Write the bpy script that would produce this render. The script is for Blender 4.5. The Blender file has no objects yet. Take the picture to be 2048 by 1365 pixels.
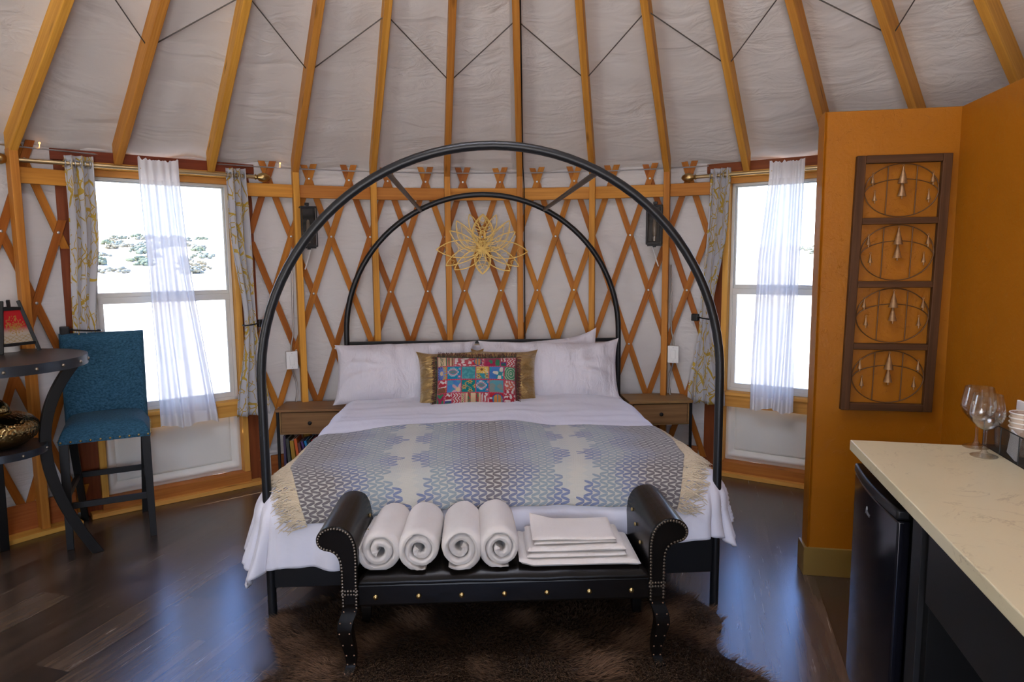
import bpy, bmesh, math, random
import numpy as np
from math import sin, cos, tan, pi, radians, sqrt, atan2, exp, floor
from mathutils import Vector, Matrix, noise
R_ = random.Random(7)
sc = bpy.context.scene
COL = sc.collection

# ------------------------------------------------------------------ camera
F_PX, PITCH, ROLL, EYE = 1373.5, .1134, -.0081, 1.575
cam_d = bpy.data.cameras.new('camera'); cam = bpy.data.objects.new('camera', cam_d); COL.objects.link(cam)
cam_d.sensor_width = 36.0; cam_d.lens = F_PX / 2048 * 36.0; cam_d.clip_start = .05; cam_d.clip_end = 600
_V = Vector((0, sin(PITCH), cos(PITCH))); _U = Vector((1, 0, 0)); _F = Vector((0, cos(PITCH), -sin(PITCH)))
_R = _U * cos(ROLL) + _V * sin(ROLL); _T = -_U * sin(ROLL) + _V * cos(ROLL)
_m = Matrix((_R, _T, -_F)).transposed().to_4x4(); _m.translation = (0, 0, EYE)
cam.matrix_world = _m
sc.camera = cam

# ------------------------------------------------------------------ view, world, lights
sc.view_settings.view_transform = 'Standard'; sc.view_settings.look = 'None'
sc.view_settings.gamma = 1; sc.view_settings.use_curve_mapping = False
sc.view_settings.exposure = -0.08
try:
    sc.cycles.use_denoising = True; sc.cycles.denoiser = 'OPENIMAGEDENOISE'
    sc.cycles.max_bounces = 8; sc.cycles.diffuse_bounces = 5; sc.cycles.transparent_max_bounces = 16
    sc.cycles.caustics_reflective = False; sc.cycles.caustics_refractive = False
    sc.cycles.sample_clamp_indirect = 6
except Exception: pass
w = bpy.data.worlds.new('sky'); sc.world = w; w.use_nodes = True
nt = w.node_tree; nt.nodes.clear()
_o = nt.nodes.new('ShaderNodeOutputWorld'); _b = nt.nodes.new('ShaderNodeBackground')
_tc = nt.nodes.new('ShaderNodeTexCoord'); _sx = nt.nodes.new('ShaderNodeSeparateXYZ'); _cr = nt.nodes.new('ShaderNodeValToRGB')
nt.links.new(_tc.outputs['Generated'], _sx.inputs[0]); nt.links.new(_sx.outputs['Z'], _cr.inputs[0])
nt.links.new(_cr.outputs[0], _b.inputs[0]); nt.links.new(_b.outputs[0], _o.inputs[0])
e = _cr.color_ramp.elements
e[0].position = 0.0; e[0].color = (.86, .93, 1, 1); e[1].position = .75; e[1].color = (.11, .27, .85, 1)
_e = e.new(.12); _e.color = (.60, .76, 1, 1); _e = e.new(.35); _e.color = (.21, .42, 1, 1)
_b.inputs[1].default_value = 7.6

CX, CY, RW = -.02, 1.80, 3.60             # the yurt's centre and the radius of its wall
def P(th, r, z): t = radians(th); return Vector((CX + r * sin(t), CY + r * cos(t), z))

def lamp(name, kind, energy, color, loc, direction, **k):
    d = bpy.data.lights.new(name, kind); d.energy = energy; d.color = color
    for a, v in k.items(): setattr(d, a, v)
    o = bpy.data.objects.new(name, d); COL.objects.link(o); o.location = loc
    o.rotation_euler = Vector(direction).to_track_quat('-Z', 'Y').to_euler(); return o
SUN_DIR = (.837, -.153, -1.15)
lamp('sun', 'SUN', 34.0, (1, .95, .86), (-8, 12, 15), SUN_DIR, angle=radians(.6))
lamp('skylight_daylight', 'AREA', 31, (1, .93, .86), (CX, CY, 4.2), (0, 0, -1), shape='DISK', size=1.4)
lamp('ceiling_fill', 'AREA', 84, (1, .95, .90), (CX, CY - 3.35, 1.25), (0, .42, .9), shape='RECTANGLE', size=1.7, size_y=1.9)  # added fill lamp behind the camera, tilted up to brighten the ceiling
lamp('side_fill', 'AREA', 62, (1, .97, .93), P(-112, 3.4, 1.4), P(-112, -1, 1.6) - P(-112, 0, 0), shape='RECTANGLE', size=.8, size_y=1.4)  # added fill lamp inside the closed left wall, brightens the ceiling's left side

# ------------------------------------------------------------------ mesh building
class MB:
    def __init__(s): s.v = []; s.f = []; s.c = []; s.col = None; s.mi = []
    def add(s, vs, fs, cs=None, mi=0):
        n = len(s.v); s.v += [tuple(a) for a in vs]; s.f += [tuple(i + n for i in f) for f in fs]
        s.c += [tuple(a) for a in (cs if cs is not None else vs)]; s.mi += [mi] * len(fs); return s
    def box(s, c, size, M=None, mi=0):
        c = Vector(c); hx, hy, hz = [a / 2 for a in size]; ax = max(range(3), key=lambda i: size[i])
        vs = []; cs = []; of = [R_.uniform(0, 9) for _ in range(3)]
        for x in (-1, 1):
            for y in (-1, 1):
                for z in (-1, 1):
                    p = Vector((x * hx, y * hy, z * hz)); q = (p[ax], p[(ax + 1) % 3], p[(ax + 2) % 3])
                    cs.append((q[0] + of[0], q[1] + of[1], q[2] + of[2]))
                    vs.append(c + (M @ p if M is not None else p))
        return s.add(vs, [(0, 1, 3, 2), (4, 6, 7, 5), (0, 4, 5, 1), (2, 3, 7, 6), (0, 2, 6, 4), (1, 5, 7, 3)], cs, mi)
    def beam(s, p0, p1, wd, t, up=(0, 0, 1)):          # a board from p0 to p1; wd across, t along 'up'
        p0, p1 = Vector(p0), Vector(p1); x = (p1 - p0); L = x.length; x.normalize(); u = Vector(up)
        y = u.cross(x).normalized(); z = x.cross(y)
        return s.box((p0 + p1) / 2, (L, wd, t), Matrix((x, y, z)).transposed())
    def tube(s, path, r, n=10, cap=True, closed=False, flat=None, mi=0, up0=None):
        pts = [Vector(p) for p in path]; k = len(pts); rs = r if isinstance(r, (list, tuple)) else [r] * k
        tn = []
        for i in range(k):
            a = pts[i - 1] if (i or closed) else pts[i]; b = pts[(i + 1) % k] if (i < k - 1 or closed) else pts[i]
            tn.append((b - a).normalized())
        up = Vector(up0) if up0 else (Vector((0, 0, 1)) if abs(tn[0].z) < .9 else Vector((1, 0, 0)))
        nx = tn[0].cross(up).normalized(); vs = []; cs = []; L = 0
        for i in range(k):
            if i: L += (pts[i] - pts[i - 1]).length
            nx = (nx - tn[i] * nx.dot(tn[i])).normalized(); ny = tn[i].cross(nx)
            for j in range(n):
                a = 2 * pi * (j + (.5 if n == 4 else 0)) / n; fx, fy = flat if flat else (1, 1)
                vs.append(pts[i] + (nx * cos(a) * fx + ny * sin(a) * fy) * rs[i]); cs.append((L, cos(a) * rs[i], sin(a) * rs[i]))
        fs = []
        for i in range(k if closed else k - 1):
            for j in range(n):
                a = i * n + j; b = i * n + (j + 1) % n; c = ((i + 1) % k) * n; fs.append((a, b, c + (j + 1) % n, c + j))
        if cap and not closed: fs += [tuple(range(n))[::-1], tuple(range((k - 1) * n, k * n))]
        return s.add(vs, fs, cs, mi)
    def lathe(s, prof, c=(0, 0, 0), n=24, M=None, mi=0):     # prof: (r, z) pairs
        c = Vector(c); vs = []; fs = []
        for r, z in prof:
            for j in range(n):
                a = 2 * pi * j / n; p = Vector((r * cos(a), r * sin(a), z)); vs.append(c + (M @ p if M is not None else p))
        for i in range(len(prof) - 1):
            for j in range(n):
                a = i * n + j; b = i * n + (j + 1) % n; fs.append((a, b, b + n, a + n))
        if prof[0][0] > 1e-4: fs.append(tuple(range(n))[::-1])
        if prof[-1][0] > 1e-4: fs.append(tuple(range((len(prof) - 1) * n, len(prof) * n)))
        return s.add(vs, fs, None, mi)
    def ball(s, c, r, n=10, sq=(1, 1, 1), M=None):
        m = max(4, n // 2); pr = [(max(1e-5, sin(pi * i / m)) * r, -cos(pi * i / m) * r) for i in range(m + 1)]
        k = len(s.v); s.lathe(pr, (0, 0, 0), n); c = Vector(c)
        for i in range(k, len(s.v)):
            p = Vector(s.v[i]); p = Vector((p.x * sq[0], p.y * sq[1], p.z * sq[2])); s.v[i] = tuple(c + (M @ p if M is not None else p))
        return s
    def prism(s, poly, a, b, fn, mi=0):             # poly of (u,v); fn(u,v,d) -> point, extruded d=a..b
        n = len(poly); vs = [fn(u, v, a) for u, v in poly] + [fn(u, v, b) for u, v in poly]
        fs = [tuple(range(n)), tuple(range(n, 2 * n))[::-1]] + [(i, i + n, (i + 1) % n + n, (i + 1) % n) for i in range(n)]
        return s.add(vs, fs, None, mi)
    def grid(s, nu, nv, fn, cf=None, closed_u=False, mi=0, flip=False):
        vs = []; cs = []
        for j in range(nv + 1):
            for i in range(nu if closed_u else nu + 1):
                u, v = i / nu, j / nv; p = fn(u, v); vs.append(p); cs.append(cf(u, v) if cf else p)
        k = nu if closed_u else nu + 1; fs = []
        for j in range(nv):
            for i in range(nu):
                q = (j * k + i, j * k + (i + 1) % k, (j + 1) * k + (i + 1) % k, (j + 1) * k + i); fs.append(q[::-1] if flip else q)
        return s.add(vs, fs, cs, mi)

XF = {}
def _props(o, label, cat, group, kind):
    if label: o['label'] = label
    if cat: o['category'] = cat
    if group: o['group'] = group
    if kind: o['kind'] = kind
def obj(name, mb, mat, parent=None, smooth=False, bevel=0, seg=2, solid=0, sub=0, label=None, kind=None, fix=True):
    me = bpy.data.meshes.new(name); M = XF.get(parent.name) if parent else None
    vs = mb.v
    if M is not None: vs = [tuple(M @ Vector(v)) for v in vs]
    me.from_pydata(vs, [], mb.f); at = me.attributes.new('tc', 'FLOAT_VECTOR', 'POINT')
    at.data.foreach_set('vector', np.array(mb.c, dtype=np.float32).ravel())
    if mb.col is not None:
        ca = me.color_attributes.new('paint', 'FLOAT_COLOR', 'POINT')
        ca.data.foreach_set('color', np.array(mb.col, dtype=np.float32).ravel())
    for m in (mat if isinstance(mat, (list, tuple)) else [mat]): me.materials.append(m)
    if any(mb.mi): me.polygons.foreach_set('material_index', mb.mi)
    if fix:
        bm = bmesh.new(); bm.from_mesh(me); bmesh.ops.recalc_face_normals(bm, faces=bm.faces); bm.to_mesh(me); bm.free()
    if smooth:
        me.polygons.foreach_set('use_smooth', [True] * len(me.polygons))
        me.set_sharp_from_angle(angle=radians(smooth if smooth > 1 else 45))
    me.update(); o = bpy.data.objects.new(name, me); COL.objects.link(o)
    if parent: o.parent = parent; XF[o.name] = M if M is not None else Matrix.Identity(4)
    if solid: q = o.modifiers.new('solid', 'SOLIDIFY'); q.thickness = solid; q.offset = 0
    if bevel: q = o.modifiers.new('bevel', 'BEVEL'); q.width = bevel; q.segments = seg; q.limit_method = 'ANGLE'; q.angle_limit = radians(40)
    if sub: q = o.modifiers.new('sub', 'SUBSURF'); q.levels = q.render_levels = sub
    _props(o, label, None, None, kind); return o
def thing(name, label, cat, loc=(0, 0, 0), rz=0, group=None, kind=None, world=False):
    """an Empty at the thing's base; children are given in its own frame, or in the room's when world=True"""
    o = bpy.data.objects.new(name, None); COL.objects.link(o); o.empty_display_size = .1
    o.location = loc; o.rotation_euler = (0, 0, rz); _props(o, label, cat, group, kind)
    XF[o.name] = (Matrix.Translation(loc) @ Matrix.Rotation(rz, 4, 'Z')).inverted() if world else None
    return o
def solo(name, mb, mat, label, cat, group=None, kind=None, org=None, **k):
    """a thing that is one mesh, given in room coordinates; its origin goes to its base"""
    a = np.array(mb.v); g = Vector(org) if org else Vector(((a[:, 0].min() + a[:, 0].max()) / 2, (a[:, 1].min() + a[:, 1].max()) / 2, a[:, 2].min()))
    mb.v = [(x - g.x, y - g.y, z - g.z) for x, y, z in mb.v]
    o = obj(name, mb, mat, None, **k); o.location = g; _props(o, label, cat, group, kind); return o
def struct(name, mb, mat, **k):
    o = obj(name, mb, mat, None, kind='structure', **k); return o
def copy_tree(o, parent=None):
    c = o.copy(); COL.objects.link(c)
    if parent: c.parent = parent
    for ch in o.children: copy_tree(ch, c)
    return c

# ------------------------------------------------------------------ materials
class NT:
    def __init__(s, name):
        s.m = bpy.data.materials.new(name); s.m.use_nodes = True; s.t = s.m.node_tree; s.t.nodes.clear()
        s.out = s.t.nodes.new('ShaderNodeOutputMaterial')
    def n(s, kind, **k):
        x = s.t.nodes.new('ShaderNode' + kind)
        for a, v in k.items():
            if a.startswith('i_'):
                key = a[2:]; key = int(key) if key.isdigit() else key.replace('_', ' ')
                if hasattr(v, 'outputs') or isinstance(v, bpy.types.NodeSocket): s.l(v, x.inputs[key])
                else: x.inputs[key].default_value = v
            else: setattr(x, a, v)
        return x
    def l(s, a, b): s.t.links.new(a.outputs[0] if hasattr(a, 'outputs') else a, b)
    def math(s, op, a, b=None, c=None):
        x = s.n('Math', operation=op)
        for i, v in enumerate((a, b, c)):
            if v is None: continue
            if isinstance(v, (int, float)): x.inputs[i].default_value = v
            else: s.l(v, x.inputs[i])
        return x.outputs[0]
    def mix(s, f, a, b, mode='MIX'):
        x = s.n('Mix', data_type='RGBA', blend_type=mode)
        for i, v in ((0, f), (6, a), (7, b)):
            if isinstance(v, (int, float)): x.inputs[i].default_value = v
            elif isinstance(v, tuple): x.inputs[i].default_value = v if len(v) == 4 else (*v, 1)
            else: s.l(v, x.inputs[i])
        return x.outputs[2]
    def tc(s): return s.n('Attribute', attribute_name='tc').outputs['Vector']
    def map(s, v, scale=(1, 1, 1), rot=(0, 0, 0), loc=(0, 0, 0)):
        x = s.n('Mapping'); s.l(v, x.inputs[0]); x.inputs['Scale'].default_value = scale; x.inputs['Rotation'].default_value = rot; x.inputs['Location'].default_value = loc; return x.outputs[0]
    def noise(s, v, scale, det=3, rough=.55, dist=0, out=0):
        x = s.n('TexNoise'); s.l(v, x.inputs['Vector']); x.inputs['Scale'].default_value = scale; x.inputs['Detail'].default_value = det
        x.inputs['Roughness'].default_value = rough; x.inputs['Distortion'].default_value = dist; return x.outputs[out]
    def ramp(s, f, stops):
        x = s.n('ValToRGB'); s.l(f, x.inputs[0]); e = x.color_ramp.elements
        while len(e) < len(stops): e.new(.5)
        for i, (p, c) in enumerate(stops): e[i].position = p; e[i].color = (*c, 1) if len(c) == 3 else c
        return x.outputs[0]
    def bump(s, h, strength=.2, dist=.01, nrm=None):
        x = s.n('Bump'); s.l(h, x.inputs['Height']); x.inputs['Strength'].default_value = strength; x.inputs['Distance'].default_value = dist
        if nrm is not None: s.l(nrm, x.inputs['Normal'])
        return x.outputs[0]
    def bsdf(s, col, rough=.5, nrm=None, metal=0, spec=.5, **k):
        x = s.n('BsdfPrincipled')
        for key, v in (('Base Color', col), ('Roughness', rough), ('Metallic', metal), ('Specular IOR Level', spec), *[(a.replace('_', ' '), b) for a, b in k.items()]):
            if isinstance(v, tuple) and len(v) == 3: v = (*v, 1)
            if isinstance(v, (int, float, tuple)): x.inputs[key].default_value = v
            else: s.l(v, x.inputs[key])
        if nrm is not None: s.l(nrm, x.inputs['Normal'])
        return x
    def done(s, sh): s.l(sh, s.out.inputs[0]); return s.m
def plain(name, col, rough=.5, metal=0, spec=.5, bump=0, bscale=200, var=0, **k):
    t = NT(name); nrm = None; c = col
    if bump: nrm = t.bump(t.noise(t.tc(), bscale, 3), bump, .002)
    if var: c = t.mix(t.noise(t.tc(), 6, 4), tuple(a * (1 - var) for a in col), tuple(min(1, a * (1 + var)) for a in col))
    return t.done(t.bsdf(c, rough, nrm, metal, spec, **k))
def wood(name, dark, light, scale=1.0, rough=.5, vary=.25, knots=True, spec=.15):
    t = NT(name); v = t.tc(); rnd = t.n('ObjectInfo').outputs['Random']
    off = t.n('CombineXYZ'); t.l(t.math('MULTIPLY', rnd, 37.0), off.inputs[0]); t.l(t.math('MULTIPLY', rnd, 11.0), off.inputs[1])
    va = t.n('VectorMath', operation='ADD'); t.l(v, va.inputs[0]); t.l(off, va.inputs[1])
    g = t.noise(t.map(va.outputs[0], (1.2 * scale, 34 * scale, 34 * scale)), 1.6, 5, .6, .4)
    g2 = t.noise(t.map(va.outputs[0], (.5 * scale, 7 * scale, 7 * scale)), 1.5, 2)
    f = t.math('ADD', t.math('MULTIPLY', g, .65), t.math('MULTIPLY', g2, .45))
    c = t.ramp(f, [(.32, dark), (.72, light)])
    if knots:
        vo = t.n('TexVoronoi', feature='F1'); t.l(t.map(va.outputs[0], (2.3, 9, 9)), vo.inputs['Vector']); vo.inputs['Scale'].default_value = 1.0
        k = t.ramp(vo.outputs['Distance'], [(.05, (1, 1, 1)), (.14, (0, 0, 0))])
        c = t.mix(t.math('MULTIPLY', k, .75), c, tuple(a * .3 for a in dark))
    hsv = t.n('HueSaturation'); t.l(c, hsv.inputs['Color']); hsv.inputs['Saturation'].default_value = 1.0
    t.l(t.math('ADD', t.math('MULTIPLY', rnd, vary * 2), 1 - vary), hsv.inputs['Value'])
    t.l(t.math('ADD', t.math('MULTIPLY', rnd, .018), .489), hsv.inputs['Hue'])
    return t.done(t.bsdf(hsv.outputs[0], rough, t.bump(g, .12, .002), 0, spec))
def cloth(name, col, wr=.35, wscale=5, weave=900, rough=.85, var=.06, stretch=(1, 1, 1), sheen=.15, fine=.25):
    t = NT(name); v = t.tc()
    n1 = t.noise(t.map(v, stretch), wscale, 4, .6, .6); n2 = t.noise(v, weave, 1)
    nrm = t.bump(n2, fine, .0008, t.bump(n1, wr, .03))
    c = t.mix(t.noise(v, 3, 3), tuple(a * (1 - var) for a in col), tuple(min(1, a * (1 + var)) for a in col))
    return t.done(t.bsdf(c, rough, nrm, 0, .2, Sheen_Weight=sheen))

RAFTER = wood('rafter_fir', (.38, .145, .018), (.68, .33, .060), vary=.16)
STUDW = wood('stud_fir', (.36, .135, .018), (.62, .28, .050), vary=.18)
SLATW = wood('lattice_fir', (.25, .078, .010), (.46, .17, .024), vary=.22, knots=False)
REDW = wood('red_cedar', (.13, .033, .011), (.25, .07, .022), vary=.12)
TRIMW = wood('trim_pine', (.52, .24, .045), (.74, .39, .09), vary=.08)
BASEW = wood('base_fir', (.26, .075, .016), (.44, .16, .038), vary=.12)
DARKW = wood('walnut_stand', (.17, .090, .036), (.31, .18, .078), vary=.08, knots=False, rough=.45)
BLACK = plain('black_metal', (.007, .007, .008), .42, .0, .35)
BLKWOOD = plain('black_wood', (.009, .009, .009), .5, 0, .3, bump=.15, bscale=80)
STEEL = plain('steel', (.55, .55, .55), .35, 1)
BRASS = plain('antique_brass', (.50, .36, .15), .3, 1, bump=.25, bscale=120)
GOLD = plain('gold_paint', (.44, .27, .05), .40, .35)
WHITEP = plain('white_plastic', (.78, .78, .76), .35)
VINYL = plain('vinyl_frame', (.62, .61, .56), .45)
PEWTER = plain('aged_nickel', (.28, .24, .19), .35, 1)
# ------------------------------------------------------------------ setting materials
def liner(name, col, streak=False):
    t = NT(name); v = t.tc()                       # tc = (metres round the wall, metres up or down the slope, 0)
    n1 = t.noise(t.map(v, (.9, 3.2, 1)), 1.6, 3, .5, .8); n2 = t.noise(t.map(v, (2.2, 5, 1), (0, 0, .5)), 2.2, 4, .55, 1.6)
    mk = t.ramp(t.noise(v, 1.3, 2), [(.40, (0, 0, 0)), (.62, (1, 1, 1))])
    if streak: n1 = t.math('ADD', n1, t.math('MULTIPLY', t.math('MULTIPLY', t.noise(t.map(v, (.8, 16, 1)), 2.0, 4, .6, .6), t.ramp(t.n('SeparateXYZ', i_0=v).outputs[1], [(.30, (1, 1, 1)), (.62, (0, 0, 0))])), 1.0))
    h = t.math('ADD', t.math('MULTIPLY', n1, 1.0), t.math('MULTIPLY', t.math('MULTIPLY', n2, mk), .55))
    nrm = t.bump(t.noise(v, 700, 1), .05, .001, t.bump(h, .42, .05))
    c = t.mix(t.noise(v, 1.2, 3), tuple(a * .94 for a in col), tuple(min(1, a * 1.05) for a in col))
    return t.done(t.bsdf(c, .8, nrm, 0, .2))
CEILF = liner('ceiling_liner', (.70, .67, .645)); WALLF = liner('wall_liner', (.62, .60, .585), True)

def floor_mat():
    t = NT('vinyl_planks'); v = t.map(t.tc(), (1, 1, 1), (0, 0, radians(16)))
    s = t.n('SeparateXYZ'); t.l(v, s.inputs[0]); x, y = s.outputs[0], s.outputs[1]
    r = t.math('DIVIDE', x, .182); row = t.math('FLOOR', r); fr = t.math('FRACT', r)
    wn = t.n('TexWhiteNoise', noise_dimensions='1D'); t.l(row, wn.inputs['W'])
    q = t.math('ADD', t.math('DIVIDE', y, 1.22), wn.outputs['Value']); cl = t.math('FLOOR', q); fq = t.math('FRACT', q)
    cv = t.n('CombineXYZ'); t.l(row, cv.inputs[0]); t.l(cl, cv.inputs[1])
    w2 = t.n('TexWhiteNoise', noise_dimensions='2D'); t.l(cv.outputs[0], w2.inputs['Vector'])
    ov = t.n('VectorMath', operation='MULTIPLY_ADD'); t.l(w2.outputs['Color'], ov.inputs[0]); ov.inputs[1].default_value = (13, 17, 5); t.l(v, ov.inputs[2])
    g = t.noise(t.map(ov.outputs[0], (26, 1.3, 1)), 1.7, 6, .62, .5); g2 = t.noise(t.map(ov.outputs[0], (7, .8, 1)), 1.3, 3, .5, 1.5)
    f = t.math('ADD', t.math('MULTIPLY', g, .55), t.math('ADD', t.math('MULTIPLY', g2, .4), t.math('MULTIPLY', w2.outputs['Value'], .26)))
    c = t.ramp(f, [(.34, (.019, .012, .008)), (.56, (.046, .030, .0205)), (.80, (.105, .072, .049))])
    e1 = t.math('LESS_THAN', t.math('MINIMUM', fr, t.math('SUBTRACT', 1, fr)), .012); e2 = t.math('LESS_THAN', t.math('MINIMUM', fq, t.math('SUBTRACT', 1, fq)), .0016)
    e_ = t.math('MAXIMUM', e1, e2); c = t.mix(t.math('MULTIPLY', e_, .9), c, (.006, .004, .003))
    h = t.math('SUBTRACT', t.math('MULTIPLY', g, .4), e_)
    rough = t.math('ADD', t.math('MULTIPLY', g, .05), .24)
    return t.done(t.bsdf(c, rough, t.bump(h, .06, .002), 0, 1.0))
def plaster(name, col, rough=.42):
    t = NT(name); v = t.tc(); n1 = t.noise(v, 9, 5, .65, 1.0); n2 = t.noise(v, 60, 3, .6)
    sc_ = t.ramp(t.noise(t.map(v, (1, 1, 1.2)), 5.5, 6, .75, 3.5), [(.60, (0, 0, 0)), (.68, (1, 1, 1))])
    c = t.mix(t.noise(v, 2.2, 4, .6, .8), tuple(a * .80 for a in col), tuple(min(1, a * 1.12) for a in col))
    h = t.math('ADD', t.math('MULTIPLY', n1, .5), t.math('ADD', t.math('MULTIPLY', n2, .18), t.math('MULTIPLY', sc_, .30)))
    return t.done(t.bsdf(c, rough, t.bump(h, .45, .012), .0, .25))
GOLDW = plaster('gold_plaster', (.335, .114, .004)); GOLDB = plain('gold_baseboard', (.22, .135, .028), .4, bump=.1, bscale=90)

# ------------------------------------------------------------------ floor, wall, ceiling
mb = MB(); n = 96
mb.add([(CX + 3.78 * cos(2 * pi * i / n), CY + 3.78 * sin(2 * pi * i / n), z) for z in (0, -.18) for i in range(n)],
       [tuple(range(n)), tuple(range(n, 2 * n))[::-1]] + [(i, (i + 1) % n, (i + 1) % n + n, i + n) for i in range(n)])
FLOOR = struct('floor', mb, floor_mat())

ZB = lambda r: 2.14 + .66 * (3.6 - r)        # underside of the rafters
ZF = lambda r: ZB(r) + .152                  # the liner they carry
DTH, TH0 = 8.95, 1.43                        # rafter spacing and the middle rafter, degrees
WIN = [(-46.3, -32.4), (26.4, 40.3)]         # the two windows, degrees round the wall
DOOR = (166.0, 194.0)
def wallpiece(a, b, z0, z1):
    k = max(2, int((b - a) / 1.1))
    def fn(u, v):
        th = a + (b - a) * u; z = z0 + (z1 - z0) * v
        r = RW + .012 * noise.noise(Vector((th * .13, z * 1.1, 3))) + .004 * noise.noise(Vector((th * .5, z * 7, 1)))
        return P(th, r, z)
    return k, max(2, int((z1 - z0) / .09)), fn, (lambda u, v: (radians(a + (b - a) * u) * RW, z0 + (z1 - z0) * v, 0))
mb = MB()
for a, b, z0, z1 in ((WIN[0][1], WIN[1][0], 0, 2.33), (WIN[1][1], DOOR[0], 0, 2.33), (DOOR[1], 360 + WIN[0][0], 0, 2.33),
                     (WIN[0][0], WIN[0][1], 2.27, 2.33), (WIN[1][0], WIN[1][1], 2.27, 2.33), (DOOR[0], DOOR[1], 2.1, 2.33)):
    k, j, fn, cf = wallpiece(a, b, z0, z1); mb.grid(k, j, fn, cf)
struct('wall_back', mb, WALLF, smooth=60, solid=.012)
mb = MB(); NB = 40; RI = .78                  # the roof liner: it sags a little between the rafters
def cone(u, v):
    bay = u * 360 / DTH; fr = bay - floor(bay); th = TH0 + u * 360; r = 3.66 + (RI - 3.66) * v
    sag = -.030 * sin(pi * fr) * (.35 + .65 * sin(pi * min(1, v * 1.15))) + .012 * noise.noise(Vector((bay * 3.1, r * 3.0, 0)))
    edge = -.03 * exp(-v * 26) * (0.5 + .5 * sin(fr * 2 * pi + bay))
    return P(th, r, ZF(min(r, 3.64)) + sag + edge + (.012 if v == 0 else 0))
mb.grid(360, 56, cone, lambda u, v: (u * 2 * pi * 3.0, v * 3.4, 0), closed_u=True)
struct('ceiling', mb, CEILF, smooth=60)
mb = MB(); mb.tube([P(i * 10, .80, ZB(.8) - .02) for i in range(36)], .07, 4, closed=True)
o = solo('compression_ring', mb, RAFTER, 'round wooden ring holding up the rafters at the roof centre', 'ring')

t = NT('milky_acrylic'); tl = t.n('BsdfTranslucent', i_Color=(.8, .8, .8, 1)); DOMEM = t.done(tl)
mb = MB(); mb.lathe([(.84, ZF(.78) + .03), (.80, ZF(.78) + .16), (.62, ZF(.78) + .34), (.35, ZF(.78) + .45), (.001, ZF(.78) + .49)], (CX, CY, 0), 40)
struct('window_3', mb, DOMEM, smooth=60)

# ------------------------------------------------------------------ land outside
t = NT('desert_sand'); v = t.tc()
c = t.ramp(t.noise(v, .6, 6, .65, .5), [(.35, (.44, .38, .31)), (.65, (.58, .52, .43))])
SAND = t.done(t.bsdf(c, .95, None, 0, .1))
def land(x, y):
    d = sqrt(x * x + (y - 2) ** 2); rise = .085 * max(0, min(d, 60) - 9) * (1.0 if x < 8 else .75)
    return -.45 + rise + .25 * noise.noise(Vector((x * .08, y * .08, 0))) * min(1, d / 20)
mb = MB(); mb.grid(70, 70, lambda u, v: ((u - .5) * 240, -110 + v * 240, land((u - .5) * 240, -110 + v * 240)))
struct('ground', mb, SAND, smooth=60)
t = NT('sagebrush_leaf'); rnd = t.n('ObjectInfo').outputs['Random']
c = t.ramp(rnd, [(0, (.19, .21, .11)), (.5, (.28, .27, .22)), (1, (.38, .28, .17))])
SAGE = t.done(t.bsdf(t.mix(t.noise(t.tc(), 9, 2), c, (.11, .12, .08)), .9, None, 0, .1))
SHR = [('broad green desert shrub outside the left window, largest on the slope', -26.2, 36.4, 1.05, .62)]
rr = random.Random(4)
for k in range(130):
    th = rr.uniform(-42, -24) if k < 110 else rr.uniform(23, 32); d = rr.uniform(30, 60)
    x_, y_, r_ = d * sin(radians(th)), d * cos(radians(th)), rr.uniform(.25, .75)
    if all((x_ - s[1]) ** 2 + (y_ - s[2]) ** 2 > (r_ + s[3] + .3) ** 2 for s in SHR): SHR.append((None, x_, y_, r_, rr.uniform(.18, .36)))
for k, (lab, x, y, rad, h) in enumerate(SHR):
    mb = MB(); g = random.Random(k)
    for j in range(70 if lab else 34):
        a = g.uniform(0, 2 * pi); q = sqrt(g.random()) * rad; b = g.uniform(.15, 1); top = h * (1 - .7 * (q / rad) ** 2) * b
        c0 = Vector((x + q * cos(a), y + q * sin(a), land(x, y) + top)); s = g.uniform(.05, .10) * (1.1 if lab else 1)
        mb.ball(c0, s, 6, (1.3, 1.1, .9))
    mb.tube([(x, y, land(x, y) - .05), (x, y, land(x, y) + h * .5)], .05, 5)
    side = 'left' if x < 0 else 'right'
    solo('desert_shrub', mb, SAGE, lab or f'low dry sagebrush on the bright sand outside the {side} window', 'shrub',
         f'sagebrush outside the {side} window' if not lab else None, org=(x, y, land(x, y)))

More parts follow.
